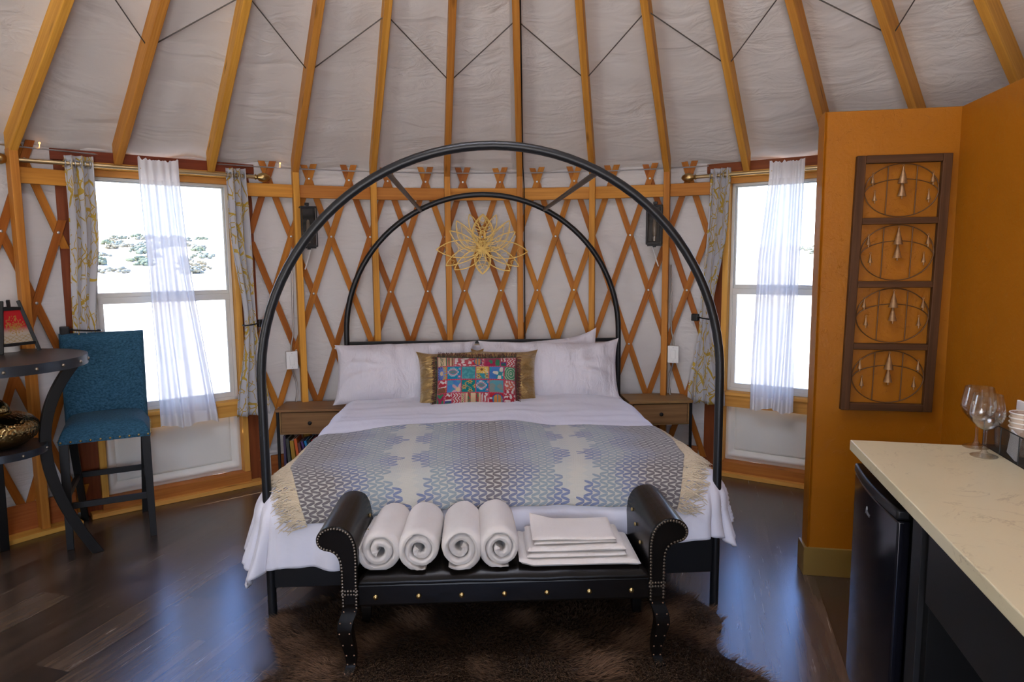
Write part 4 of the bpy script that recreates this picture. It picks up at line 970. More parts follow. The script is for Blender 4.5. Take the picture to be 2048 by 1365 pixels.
petal(C0, (1040, 120), 215, 215, 0, wd=.0090, ribs=7)
petal((1030, 470), (1035, 150), 80, 80, 0, wd=.005, inner=False, ribs=4); petal((1030, 700), (1030, 330), 60, 60, 0, wd=.005, inner=False)
petal(C0, (1020, 1250), 165, 165, 0, wd=.0090, ribs=5); petal((1028, 800), (1022, 1130), 70, 70, 0, wd=.005, inner=False, ribs=3)
for r in (.030, .020, .012): ribbon([pt2(1030, 690) + Vector((r * cos(a), r * sin(a))) for a in [-.3 + j * .25 for j in range(15)]], .0045)
for a in range(9): t_ = -.25 + a * .455; ribbon([pt2(1030, 690) + Vector((cos(t_), sin(t_))) * r for r in (.02, .031)], .003)
mb.prism([(.016 * cos(a * pi / 6), (0) + .012 * sin(a * pi / 6)) for a in range(12)], 0, .006, lambda u, v, d: (u, d, v))
LOT = thing('lotus_wall_art', 'gold cut-out lotus flower hanging on the lattice above the bed', 'wall art', o, rz)
obj('cut_metal', mb, GOLD, LOT)

# ------------------------------------------------------------------ curtain rods, curtains
ROD = plain('brass_rod', (.55, .42, .22), .32, .9); 
t = NT('branch_curtain'); v = t.tc(); sp = t.n('SeparateXYZ'); t.l(v, sp.inputs[0])
dist = t.n('TexNoise'); t.l(v, dist.inputs['Vector']); dist.inputs['Scale'].default_value = 7; dist.inputs['Detail'].default_value = 2
mv = t.n('VectorMath', operation='MULTIPLY_ADD'); t.l(dist.outputs['Color'], mv.inputs[0]); mv.inputs[1].default_value = (.07, .07, 0); t.l(v, mv.inputs[2])
def lines(scale, wd, rot):
    vo = t.n('TexVoronoi', feature='DISTANCE_TO_EDGE', voronoi_dimensions='2D'); t.l(t.map(mv.outputs[0], (scale * 1.5, scale * .62, 1), (0, 0, rot)), vo.inputs['Vector']); vo.inputs['Scale'].default_value = 1
    return t.math('LESS_THAN', vo.outputs['Distance'], t.math('MULTIPLY', t.noise(v, 6, 2), wd))
mk = t.math('GREATER_THAN', t.noise(v, 5.0, 2), .47); mk2 = t.math('GREATER_THAN', t.noise(v, 3.2, 2), .40)
ln = t.math('MAXIMUM', t.math('MULTIPLY', lines(6, .075, .35), mk2), t.math('MAXIMUM', t.math('MULTIPLY', lines(15, .07, -.4), mk), t.math('MULTIPLY', lines(11, .05, .9), mk)))
gcol = t.mix(t.noise(v, 4, 2), (.40, .25, .035), (.66, .46, .07))
cc_ = t.mix(ln, (.58, .585, .62), gcol)
pb = t.bsdf(cc_, .7, t.bump(t.noise(v, 500, 1), .2, .001), 0, .3, Sheen_Weight=.1); tl = t.n('BsdfTranslucent'); t.l(cc_, tl.inputs[0]); mx = t.n('MixShader'); mx.inputs[0].default_value = .16; t.l(pb, mx.inputs[1]); t.l(tl, mx.inputs[2])
CURT = t.done(mx)
t = NT('sheer_voile'); v = t.tc(); sp = t.n('SeparateXYZ'); t.l(v, sp.inputs[0])
df = t.n('BsdfDiffuse', i_Color=(.86, .87, .90, 1)); tl = t.n('BsdfTranslucent', i_Color=(.86, .88, .93, 1)); m1 = t.n('MixShader'); m1.inputs[0].default_value = .24; t.l(df, m1.inputs[1]); t.l(tl, m1.inputs[2])
tp = t.n('BsdfTransparent', i_Color=(.97, .98, 1, 1)); m2 = t.n('MixShader')
lw = t.n('LayerWeight'); lw.inputs['Blend'].default_value = .35
hem = t.math('MAXIMUM', t.math('LESS_THAN', sp.outputs[1], .085), t.math('GREATER_THAN', sp.outputs[1], 1.59))
t.l(t.math('MINIMUM', t.math('ADD', t.math('MULTIPLY', lw.outputs['Facing'], .45), t.math('ADD', t.math('ADD', .58, t.math('MULTIPLY', t.noise(t.map(v, (11, .5, 1)), 1.6, 2), .50)), t.math('MULTIPLY', hem, .20))), .95), m2.inputs[0]); t.l(tp, m2.inputs[1]); t.l(m1, m2.inputs[2]); SHEER = t.done(m2)
def wpt(i, x, y, z):                           # x along window i, y outwards (negative = into the room)
    c0, MW = WF[i]; return c0 + MW @ Vector((x, y, z))
STAND = -.125
def rod(i, x0, x1, z, label):
    T = thing('curtain_rod', label, 'curtain rod', wpt(i, (x0 + x1) / 2, STAND, z), world=True)
    q = MB(); q.tube([wpt(i, x0, STAND, z), wpt(i, x1, STAND, z)], .0125, 14); obj('pole', q, ROD, T, smooth=True)
    ax = (wpt(i, 1, 0, 0) - wpt(i, 0, 0, 0))
    for s, x in ((-1, x0), (1, x1)):
        q = MB(); M = (ax * s).to_track_quat('Z', 'Y').to_matrix(); q.lathe([(.014, -.012), (.019, -.006), (.015, .0), (.013, .006), (.024, .018), (.031, .034), (.032, .05), (.027, .07), (.017, .088), (.006, .097), (.001, .098)], wpt(i, x, STAND, z), 18, M)
        fi = obj('finial', q, BRASS, T, smooth=50)
    for x in (-HW - .05, HW + .05):
        q = MB(); q.tube([wpt(i, x, STAND, z - .0), wpt(i, x, STAND + .04, z - .02), wpt(i, x, -.045, z - .02)], .007, 8); obj('bracket', q, ROD, T, smooth=True)
RZ = 2.178
rod(0, -.80, .585, RZ, 'brass curtain rod over the left window'); rod(1, -.66, .75, RZ, 'brass curtain rod over the right window, partly behind the gold wall')
def curtain(i, keys, n, label, amp=.028, seed=0):
    """keys: (z, left x, right x, fold depth); n folds"""
    ks = sorted(keys, key=lambda k: -k[0]); z0, z1 = ks[0][0], ks[-1][0]; W = max(k[2] - k[1] for k in ks) * 1.7
    def at(z):
        for a, b in zip(ks, ks[1:]):
            if a[0] >= z >= b[0]:
                f = (a[0] - z) / (a[0] - b[0]); f = f * f * (3 - 2 * f); return [a[j] + (b[j] - a[j]) * f for j in (1, 2, 3)]
        return ks[-1][1:]
    def fn(u, v):
        z = z0 + (z1 - z0) * v; l, r, d = at(z); uu = u + .012 * noise.noise(Vector((u * 6, z * 1.5, seed)))
        ph = n * 2 * pi * (uu + .05 * noise.noise(Vector((uu * 3, seed, z * .4)))); x = l + (r - l) * u + .30 * (r - l) / n * sin(2 * ph) * .5 + .01 * noise.noise(Vector((u * 2, z * 2, seed)))
        return wpt(i, x, STAND + d * sin(ph) + .006 * noise.noise(Vector((u * 8, z * 3, seed + 5))), z)
    q = MB(); q.grid(n * 16, 60, fn, lambda u, v: (u * W + seed * 1.7, (z0 - z1) * (1 - v), 0))
    T = thing('curtain', label, 'curtain', wpt(i, (ks[0][1] + ks[0][2]) / 2, STAND, z1), group='branch pattern curtains', world=True)
    obj('panel', q, CURT, T, smooth=80, solid=.0025); q = MB()
    for k in range(n):
        for u in ((k + .0) / n + .02, (k + .5) / n + .02):
            p = fn(u, (z0 - RZ) / (z0 - z1)); l, r, d = at(RZ); x = l + (r - l) * u; ax = wpt(i, 1, 0, 0) - wpt(i, 0, 0, 0)
            q.tube([wpt(i, x, STAND + .021 * sin(a), RZ + .021 * cos(a)) for a in [j * pi / 8 for j in range(16)]], .0035, 6, closed=True)
    obj('grommet', q, STEEL, T, smooth=True, kind='stuff')
    return T
def holdback(i, x, z, label, xa, xb, sgn):
    T = thing('curtain_holdback', label, 'curtain holdback', wpt(i, x, -.05, z), world=True, group='black curtain holdbacks')
    q = MB(); c = wpt(i, x, 0, z); q.tube([wpt(i, x, -.03, z), wpt(i, x, -.085, z)], .007, 8); obj('arm', q, BLACK, T)
    q = MB(); ax = wpt(i, 1, 0, 0) - wpt(i, 0, 0, 0); yy = wpt(i, 0, 1, 0) - wpt(i, 0, 0, 0); q.box(wpt(i, x, -.105, z), (.05, .045, .052), Matrix((ax, yy, Vector((0, 0, 1)))).transposed()); obj('knob', q, BLACK, T, bevel=.006)
    q = MB(); mx, hw = (xa + xb) / 2, (xb - xa) / 2 + .012
    q.tube([wpt(i, mx + hw * cos(a), STAND + .055 * sin(a), z + .008 * cos(a) * sgn) for a in [j * pi / 12 for j in range(24)]], .005, 6, closed=True); obj('loop', q, BLACK, T, smooth=True)
curtain(0, [(2.225, -.535, -.385, .030), (1.9, -.535, -.385, .028), (1.19, -.565, -.425, .018), (.55, -.64, -.40, .03)], 3, 'branch-patterned curtain at the left edge of the left window, behind the blue stool', seed=1)
curtain(0, [(2.225, .385, .515, .030), (1.9, .385, .52, .03), (1.165, .455, .535, .016), (.52, .37, .60, .04)], 3, 'branch-patterned curtain at the right edge of the left window', seed=2)
curtain(1, [(2.225, -.545, -.405, .030), (1.9, -.55, -.415, .03), (1.165, -.60, -.51, .016), (.53, -.68, -.40, .04)], 3, 'branch-patterned curtain at the left edge of the right window', seed=3)
holdback(0, .575, 1.165, 'black curtain holdback right of the left window', .455, .535, 1); holdback(0, -.60, 1.19, 'black curtain holdback behind the top of the blue stool', -.565, -.425, -1)
holdback(1, -.64, 1.165, 'black curtain holdback left of the right window', -.60, -.51, -1)
def sheer(i, keys, n, label, seed):
    ks = sorted(keys, key=lambda k: -k[0]); z0, z1 = ks[0][0], ks[-1][0]
    def at(z):
        for a, b in zip(ks, ks[1:]):
            if a[0] >= z >= b[0]: f = (a[0] - z) / (a[0] - b[0]); return [a[j] + (b[j] - a[j]) * f for j in (1, 2, 3)]
        return ks[-1][1:]
    def fn(u, v):
        z = z0 + (z1 - z0) * v; l, r, d = at(z); ph = n * 2 * pi * (u + .06 * noise.noise(Vector((u * 4, seed, z * .5)))); top = exp(-((z - RZ) / .02) ** 2)
        d2 = d * (.5 + .9 * abs(noise.noise(Vector((u * 5, seed + 3, z * .35))))) + .004
        zz = z + (.020 * noise.noise(Vector((u * 13, seed, 0))) + .012 * (abs(u - .5) * 2) ** 4 if z > RZ + .03 else 0) + (.012 * sin(u * 9 + seed) if v == 1 else 0)
        x = l + (r - l) * u + .022 * (z0 - z) * noise.noise(Vector((u * 2.5, seed, z * .6)))
        yoff = -.019 if z < RZ else -.017
        return wpt(i, x, STAND + yoff + d2 * .8 * sin(ph) * (1 if z < RZ - .03 else .45), zz)
    q = MB(); q.grid(n * 14, 70, fn, lambda u, v: (u * .8, (z0 - z1) * (1 - v), 0)); return solo('sheer_curtain', q, SHEER, label, 'curtain', smooth=80, org=wpt(i, 0, STAND, z1))
sheer(0, [(2.235, -.15, .085, .010), (2.15, -.15, .085, .014), (1.6, -.13, .115, .022), (.52, -.125, .225, .030)], 5, 'white sheer curtain hanging in the middle of the left window', 1)
sheer(1, [(2.235, -.14, .085, .010), (2.15, -.14, .085, .014), (1.6, -.19, .085, .02), (.535, -.205, .075, .028)], 5, 'white sheer curtain hanging in the middle of the right window', 4)

# ------------------------------------------------------------------ round table
TC = Vector((-2.604, 3.389, 0)); TR, TZ = .42, 1.12
t = NT('dark_table_wood'); v = t.tc(); g_ = t.noise(t.map(v, (3, 60, 1), (0, 0, .5)), 1.5, 4, .6, .5); TOPW = t.done(t.bsdf(t.ramp(g_, [(.35, (.014, .009, .009)), (.7, (.042, .030, .028))]), .34, t.bump(g_, .12, .002), 0, .4))
BAND = plain('gunmetal_band', (.06, .07, .085), .38, .85)
TAB = thing('pub_table', 'tall round dark pub table with curved legs at the left edge', 'table', TC, 0)
m = MB(); m.lathe([(.001, TZ - .02), (TR - .004, TZ - .02), (TR - .004, TZ), (.001, TZ)], (0, 0, 0), 72); obj('table_top', m, TOPW, TAB, smooth=30)
m = MB(); m.lathe([(TR - .006, TZ - .048), (TR, TZ - .048), (TR, TZ + .001), (TR - .006, TZ + .001), (TR - .006, TZ - .048)], (0, 0, 0), 72); bd = obj('metal_band', m, BAND, TAB, smooth=30)
for k in range(20):
    a = radians(8 + 18 * k); m = MB(); m.ball((cos(a) * (TR + .001), sin(a) * (TR + .001), TZ - .024), .009, 8, (1, 1, 1)); obj('rivet', m, PEWTER, bd, smooth=True)
SZ_, SR = .665, .208
m = MB(); m.lathe([(.001, SZ_ - .03), (SR, SZ_ - .03), (SR, SZ_), (.001, SZ_)], (0, 0, 0), 48); sf = obj('lower_shelf', m, TOPW, TAB, smooth=30)
m = MB(); m.lathe([(SR - .002, SZ_ - .036), (SR + .003, SZ_ - .036), (SR + .003, SZ_ + .001), (SR - .002, SZ_ + .001), (SR - .002, SZ_ - .036)], (0, 0, 0), 48); sb = obj('metal_band', m, BAND, sf, smooth=30)
for k in range(8): a = radians(20 + 45 * k); m = MB(); m.ball((cos(a) * (SR + .004), sin(a) * (SR + .004), SZ_ - .018), .008, 8); obj('rivet', m, PEWTER, sb, smooth=True)
for k in range(3):
    a = radians((43, 129, 250)[k]); m = MB(); d = Vector((cos(a), sin(a), 0)); tn = Vector((-sin(a), cos(a), 0)); pr = bez(Vector((.365, TZ - .05)), Vector((.14, .80)), Vector((.14, .48)), Vector((.40, .0)), 24); vs = []
    for i, p in enumerate(pr):
        q0, q1 = pr[max(0, i - 1)], pr[min(24, i + 1)]; tg = (q1 - q0).normalized(); nn = Vector((-tg.y, tg.x)) * .026
        if i == 24: nn = Vector((.030, 0)) * (1 if nn.x > 0 else -1)
        for sg in (-1, 1):
            for s2 in (-1, 1): q = p + nn * sg; vs.append(d * q.x + tn * s2 * .022 + Vector((0, 0, max(0, q.y))))
    fs = [(0, 1, 3, 2), (96, 98, 99, 97)]
    for i in range(24):
        A = i * 4; B = A + 4; fs += [(A, B, B + 1, A + 1), (A + 2, A + 3, B + 3, B + 2), (A, A + 2, B + 2, B), (A + 1, B + 1, B + 3, A + 3)]
    m.add(vs, fs); obj('leg', m, BLKWOOD, TAB, bevel=.003, smooth=30)
# urn on the lower shelf
t = NT('hammered_brass'); v = t.tc(); vo = t.n('TexVoronoi', feature='F1'); t.l(v, vo.inputs['Vector']); vo.inputs['Scale'].default_value = 75
HAM = t.done(t.bsdf(t.mix(t.noise(v, 6, 3), (.26, .17, .06), (.46, .33, .14)), .24, t.bump(vo.outputs['Distance'], .55, .006), 1))
URN = thing('brass_urn', 'squat hammered brass urn with domed lid on the lower shelf of the round table', 'urn', TC + Vector((-.012, 0, SZ_)), 0)
m = MB(); m.lathe([(.001, .002), (.09, .002), (.135, .015), (.178, .048), (.196, .085), (.192, .118), (.165, .150), (.12, .170), (.075, .178), (.066, .18)], (0, 0, 0), 48); obj('body', m, HAM, URN, smooth=True)
m = MB(); m.lathe([(.080, .176), (.084, .182), (.074, .188), (.074, .198), (.068, .215), (.05, .237), (.026, .25), (.012, .254), (.016, .262), (.011, .272), (.001, .276)], (0, 0, 0), 36); obj('lid', m, HAM, URN, smooth=True)
# lantern lamp on the table
LAN = thing('table_lantern', 'black pyramid lantern with red and cream tree panels on the round table', 'lamp', (-2.715, 3.68, TZ), radians(-22))
m = MB(); B0, B1, H0 = .098, .042, .275
for sx in (-1, 1):
    for sy in (-1, 1): m.beam((sx * B0, sy * B0, 0), (sx * B1, sy * B1, H0), .016, .016, (sx, -sy, 0))
def sqz(z): return B0 + (B1 - B0) * z / H0
for z in (.045, .232):
    b_ = sqz(z)
    for s in (-1, 1): m.beam((-b_, s * b_, z), (b_, s * b_, z), .012, .016); m.beam((s * b_, -b_, z), (s * b_, b_, z), .012, .016)
obj('frame', m, BLKWOOD, LAN, bevel=.001)
t = NT('lantern_paper'); pa = t.n('Attribute', attribute_name='paint').outputs['Color']; pb = t.bsdf(pa, .6); tl = t.n('BsdfTranslucent'); t.l(pa, tl.inputs[0]); mx = t.n('MixShader'); mx.inputs[0].default_value = .45; t.l(pb, mx.inputs[1]); t.l(tl, mx.inputs[2]); PAPER = t.done(mx)
rt = random.Random(11); DOTS = []
for k in range(150):
    a = rt.uniform(0, 2 * pi); q = sqrt(rt.random()); DOTS.append((.5 + .40 * q * cos(a) * .95, .55 + .27 * q * sin(a), rt.uniform(.010, .022)))
def paper(u, v):
    up = max(0, min(1, (v - .28) / .25)); up = up * up * (3 - 2 * up); c = [.62 + (.62 - .62) * up, .56 + (.012 - .56) * up, .46 + (.02 - .46) * up]; g = (.50, .30, .06)
    if any((u - x) ** 2 + (v - y) ** 2 < r * r for x, y, r in DOTS): return g
    if abs(u - .5) < .018 and .22 < v < .6: return g
    for s in (-1, 1):
        for k in range(3):
            if abs((v - .36 - k * .07) - abs(u - .5) * (.8 - k * .1)) < .012 and 0 < (u - .5) * s < .28 - k * .05: return g
    if v < .24 and (abs((u * 5 + v * 9) % 1 - .5) < .10 or abs((u * 5 - v * 9 + .3) % 1 - .5) < .08): return (.50, .38, .18)
    return tuple(c)
for k in range(4):
    a = k * pi / 2; m = MB(); cl = []
    def pf(u, v): z = .05 + v * .178; b = sqz(z) - .003; x = (u * 2 - 1) * b; return (x * cos(a) + b * sin(a), x * sin(a) - b * cos(a), z)
    m.grid(48, 64, pf); m.col = [(*paper(i / 48, j / 64), 1) for j in range(65) for i in range(49)]; obj('paper_panel', m, PAPER, LAN, fix=False)
m = MB(); m.lathe([(.001, .001), (.05, .001), (.05, .03), (.001, .03)], (0, 0, 0), 24); obj('base', m, WHITEP, LAN, smooth=30)

# ------------------------------------------------------------------ bar stool
t = NT('blue_linen'); v = t.tc(); w1_ = t.noise(t.map(v, (700, 70, 700)), 1, 2); w2_ = t.noise(t.map(v, (70, 700, 70)), 1, 2); ww = t.math('ADD', t.math('MULTIPLY', w1_, .5), t.math('MULTIPLY', w2_, .5))
BLUEF = t.done(t.bsdf(t.ramp(ww, [(.38, (.009, .038, .070)), (.62, (.042, .130, .205))]), .85, t.bump(ww, .15, .001), 0, .15, Sheen_Weight=.03))
a0 = atan2(.20, .373)                            # the front edge runs up to the right
ST = thing('bar_stool', 'blue upholstered bar stool with black legs in front of the left window', 'stool', (-2.395, 3.97, 0), a0)
SWd, SDp = .45, .44                              # front is -y
m = MB()
def ss(u, v, top):
    x = (u - .5) * SWd; y = (v - .5) * SDp; e = min(min(u, 1 - u) * SWd, min(v, 1 - v) * SDp); q = 1 - exp(-e / .022)
    return (x * (1 + .0 * v), y, (.615 + .085 * q + .018 * sin(pi * u) * sin(pi * v)) if top else .60)
m.grid(50, 50, lambda u, v: ss(u, v, 1)); m.grid(2, 2, lambda u, v: ss(u, v, 0), flip=True)
ring = [(-SWd / 2, -SDp / 2), (SWd / 2, -SDp / 2), (SWd / 2, SDp / 2), (-SWd / 2, SDp / 2)]
m.prism(ring, .60, .617, lambda u, v, d: (u, v, d)); se = obj('seat', m, BLUEF, ST, smooth=50)
nh = [(-SWd / 2 + .012 + k * .0474, -SDp / 2 - .001) for k in range(10)] + [(sx * (SWd / 2 + .001), -SDp / 2 + .03 + k * .047) for k in range(9) for sx in (-1, 1)]
for x, y in nh: m = MB(); m.ball((x, y, .612), .0085, 8, (.8, .8, .8)); obj('nailhead', m, BRASS, se, smooth=True)
m = MB()
def back(u, v, f):
    x = (u - .5) * (SWd - .005 - .01 * (1 - v)); z = .60 + v * .575; y = SDp / 2 - .055 + .075 * v ** 1.3 + (-.03 if f else .03) + (.012 * sin(pi * u) if f else 0); e = min(min(u, 1 - u) * SWd, min(v, 1 - v) * .575); y += (.022 if f else -.022) * exp(-e / .012)
    return (x, y, z)
m.grid(40, 50, lambda u, v: back(u, v, 1)); m.grid(40, 50, lambda u, v: back(u, v, 0), flip=True)
n0 = 41 * 51; ed = [i for i in range(41)] + [i * 41 + 40 for i in range(1, 51)] + [50 * 41 + i for i in range(39, -1, -1)] + [i * 41 for i in range(49, 0, -1)]
m.f += [(ed[i], ed[(i + 1) % len(ed)], ed[(i + 1) % len(ed)] + n0, ed[i] + n0) for i in range(len(ed))]; m.mi += [0] * len(ed)
obj('backrest', m, BLUEF, ST, smooth=60)
def leg4(p0, p1, s0, s1):
    q = MB(); q.tube([p0, p1], [s0 * .7071, s1 * .7071], 4, up0=(1, 0, 0)); return q
for sx in (-1, 1):
    obj('leg', leg4((sx * .20, -.195, .60), (sx * .207, -.20, 0), .046, .034), BLKWOOD, ST, bevel=.002)
    obj('leg', leg4((sx * .195, .185, .60), (sx * .165, .285, 0), .044, .036), BLKWOOD, ST, bevel=.002)
for p0, p1, zz in (((-.20, -.197), (.20, -.197), .245), ((-.18, .245), (.18, .245), .30), ((-.203, -.197), (-.18, .24), .30), ((.203, -.197), (.18, .24), .30)):
    q = MB(); q.beam((*p0, zz), (*p1, zz), .022, .034); obj('stretcher', q, BLKWOOD, ST, bevel=.002)

# ------------------------------------------------------------------ framed bell panel on the gold wall
AR = thing('bell_wall_panel', 'tall dark wooden frame of wire ovals hung with small bells on the gold wall', 'wall art', w1(.335, .855, .0), atan2(D1.y, D1.x))
FRW = wood('dark_mango_wood', (.032, .013, .006), (.10, .042, .018), vary=.05, knots=False, rough=.5); WIRE = plain('bronze_wire', (.12, .058, .022), .45, .4)
TILT = radians(1.2); BW_, BH_ = .405, 1.20; 
def ap(x, z, y): return Vector((x * cos(TILT) - 0 - (z - .6) * -sin(TILT) * .9, y, z))
m = MB()
for s in (-1, 1): m.beam(ap(s * (BW_ / 2 - .02), 0, -.018), ap(s * (BW_ / 2 - .02), BH_, -.018), .040, .030, (0, 1, 0))
for z in (.018, .31, .605, .90, BH_ - .018): m.beam(ap(-BW_ / 2 + .04, z, -.018), ap(BW_ / 2 - .04, z, -.018), .030 if 0.1 < z < 1.1 else .036, .028, (0, 1, 0))
obj('frame', m, FRW, AR, bevel=.003)
t = NT('bronze_bell'); BELLM = t.done(t.bsdf(t.mix(t.noise(t.tc(), 60, 3), (.14, .075, .035), (.46, .27, .13)), .40, t.bump(t.noise(t.tc(), 120, 2), .3, .002), .55))
for z0, z1 in ((.036, .295), (.325, .59), (.62, .885), (.915, 1.164)):
    zc, hh, hw = (z0 + z1) / 2, (z1 - z0) / 2 - .004, BW_ / 2 - .044; m = MB()
    m.tube([ap(hw * cos(a), zc + hh * sin(a), -.018) for a in [j * pi / 24 for j in range(48)]], .0026, 6, closed=True)
    m.tube([ap(hw * cos(a), zc - hh * .12 + hh * .55 * sin(a), -.018) for a in [j * pi / 20 for j in range(21)]], .0024, 6)
    for s in (-1, 1): m.tube([ap(s * .062, zc - hh * .93, -.018), ap(s * .062, zc + hh * .93, -.018)], .0026, 6)
    obj('wire_oval', m, WIRE, AR, smooth=True)
    for x, zt, hb in ((0, zc + hh - .008, .072), (0, zc + hh * .40, .066), (-.128, zc + hh * .66, .036), (.128, zc + hh * .66, .036), (-.115, zc + .0 * hh, .036), (.115, zc + .0 * hh, .036)):
        m = MB(); r = hb * .29; c = ap(x, zt, -.024); m.lathe([(.002, -.006), (.003, -.010), (r * .35, -.010 - hb * .25), (r * .75, -.010 - hb * .72), (r, -.010 - hb), (r * .85, -.009 - hb), (.002, -.02)], c, 14)
        m.tube([c + Vector((.004 * cos(a), 0, -.002 + .005 * sin(a))) for a in [j * pi / 5 for j in range(10)]], .0012, 5, closed=True); b_ = obj('bell', m, BELLM, AR, smooth=True)
        m = MB(); m.tube([c + Vector((0, 0, -.015)), c + Vector((.001, 0, -.016 - hb))], .001, 5); m.lathe([(.001, 0), (.003, -.001), (.003, -.012), (.001, -.013)], c + Vector((.001, 0, -.010 - hb)), 8); obj('clapper', m, BELLM, b_)

# ------------------------------------------------------------------ counter, fridge
CA = Vector((1.256, 2.499, 0)); CD = Vector((-.2309, -.9730, 0)); CN = Vector((.9730, -.2309, 0))
def ct(s, d, z): return CA + CD * s + CN * d + Vector((0, 0, z))          # s along the counter towards the camera, d away from its front edge
t = NT('quartz'); v = t.tc(); n1 = t.noise(t.map(v, (1, 1, 1)), 3.5, 8, .62, 2.2); band = t.math('ABSOLUTE', t.math('SUBTRACT', n1, .5)); veil = t.ramp(band, [(.0, (1, 1, 1)), (.018, (0, 0, 0))])
mask = t.ramp(t.noise(v, 7, 4, .7), [(.46, (0, 0, 0)), (.60, (1, 1, 1))]); qc = t.mix(t.noise(v, 4, 3), (.57, .505, .325), (.64, .57, .385)); qc = t.mix(t.math('MULTIPLY', t.math('MULTIPLY', veil, mask), .5), qc, (.25, .18, .11))
QUARTZ = t.done(t.bsdf(qc, .28, None, 0, .5))
m = MB(); m.prism([(0, 0), (2.1, 0), (2.1, .655), (0, .640)], .872, .91, lambda u, v, d: ct(u, v, d)); solo('worktop', m, QUARTZ, 'white veined quartz worktop along the gold side wall', 'worktop', bevel=.003, org=ct(1, .3, .872))
CABM = plain('charcoal_panel', (.014, .014, .015), .38, 0, .3, var=.3); DARKI = plain('black_panel', (.005, .005, .005), .55, 0, .15)
CAB = thing('base_cabinet', 'charcoal base cabinet with open knee space under the quartz worktop', 'cabinet', ct(1.2, .3, 0), world=True)
def slab(name, mat, s0, s1, d0, d1, z0, z1, par=CAB, bevel=.002, label=None):
    q = MB(); q.prism([(s0, d0), (s1, d0), (s1, d1), (s0, d1)], z0, z1, lambda u, v, d: ct(u, v, d)); return obj(name, q, mat, par, bevel=bevel, label=label)
slab('side_panel', CABM, .585, .66, .04, .60, 0, .868); slab('stile', DARKI, .66, .70, .055, .60, 0, .868)
slab('apron', CABM, .70, 2.1, .045, .065, .63, .868); slab('back_panel', DARKI, .70, 2.1, .60, .62, 0, .868); slab('side_panel', DARKI, 2.04, 2.1, .05, .60, 0, .63)
FRD_ = plain('fridge_gloss', (.005, .005, .008), .16, 0, .4); FRB = plain('fridge_body', (.006, .006, .007), .35, 0, .3)
FR = thing('mini_fridge', 'black mini fridge under the end of the quartz worktop', 'fridge', ct(.29, .3, 0), world=True)
slab('cabinet', FRB, .045, .535, .055, .58, .02, .82, FR, .006); slab('foot', FRB, .06, .10, .11, .15, 0, .02, FR); slab('foot', FRB, .48, .52, .11, .15, 0, .02, FR)
m = MB(); ns = 20; pl = [(.04 + .50 * i / ns, .014 - .014 * sin(pi * i / ns)) for i in range(ns + 1)] + [(.54, .05), (.04, .05)]
m.prism(pl, .03, .800, lambda u, v, d: ct(u, v, d)); dr = obj('door', m, FRD_, FR, bevel=.006, seg=3, smooth=30)
m = MB(); pl2 = [(.04 + .50 * i / ns, .010 - .014 * sin(pi * i / ns)) for i in range(ns + 1)] + [(.54, .05), (.04, .05)]; m.prism(pl2, .802, .835, lambda u, v, d: ct(u, v, d)); obj('door_cap', m, FRB, dr, bevel=.008, seg=3, smooth=30)
slab('hinge', FRB, .035, .075, .055, .10, .82, .842, FR)
# small script-like emblem on the door: flowing strokes
m = MB()
for k, st in enumerate(([(0, 0), (.004, .02), (.010, .03), (.012, .018), (.006, .004)], [(.014, .002), (.016, .014), (.020, .012), (.019, .001)], [(.023, .001), (.026, .012), (.030, .010), (.031, .0)], [(.034, .004), (.038, .012), (.041, .006), (.036, .001), (.045, .003)], [(.047, .0), (.049, .011), (.054, .011)])):
    m.tube([ct(.255 + x * .9, -.0008, .72 + z * .9) for x, z in st], .0007, 4)
obj('emblem', m, STEEL, dr)
m = MB(); m.box(ct(.03, .11, .765), (.004, .022, .03)); solo('pink_tag', m, plain('pink_plastic', (.62, .22, .24), .5), 'small pink tag stuck on the far side of the fridge', 'tag')

# ------------------------------------------------------------------ things on the worktop
t = NT('clear_glass'); tr = t.n('BsdfTransparent', i_Color=(.965, .975, .97, 1)); gl = t.n('BsdfGlossy', i_Roughness=.02); lw = t.n('LayerWeight'); lw.inputs['Blend'].default_value = .22; ms = t.n('MixShader'); t.l(lw.outputs['Facing'], ms.inputs[0]); t.l(tr, ms.inputs[1]); t.l(gl, ms.inputs[2]); GL = t.done(ms)
def glass(x, y, label, sc_=1.0):
    T = thing('wine_glass', label, 'wine glass', (x, y, .9102), 0, 'wine glasses'); k = sc_
    m = MB(); pr = [(.002, 0), (.040, 0), (.0405, .002), (.032, .006), (.012, .012), (.0058, .022), (.0045, .045), (.0045, .075), (.0065, .088), (.002, .090)]
    m.lathe([(r * k, z * k) for r, z in pr], (0, 0, 0), 40); obj('stem', m, GL, T, smooth=60)
    m = MB(); ou = [(.002, .089), (.012, .090), (.028, .100), (.045, .119), (.0525, .138), (.0525, .150), (.048, .178), (.0425, .208)]; inn = [(r - .0013, z + (.002 if i < 4 else 0)) for i, (r, z) in enumerate(ou)][::-1]
    m.lathe([(max(.0004, r) * k, z * k) for r, z in ou + inn], (0, 0, 0), 40); obj('bowl', m, GL, T, smooth=60)
glass(1.648, 2.385, 'empty wine glass farther from the edge, nearer the gold wall', 1.04); glass(1.598, 2.270, 'empty wine glass in front, nearer the camera', 1.02)
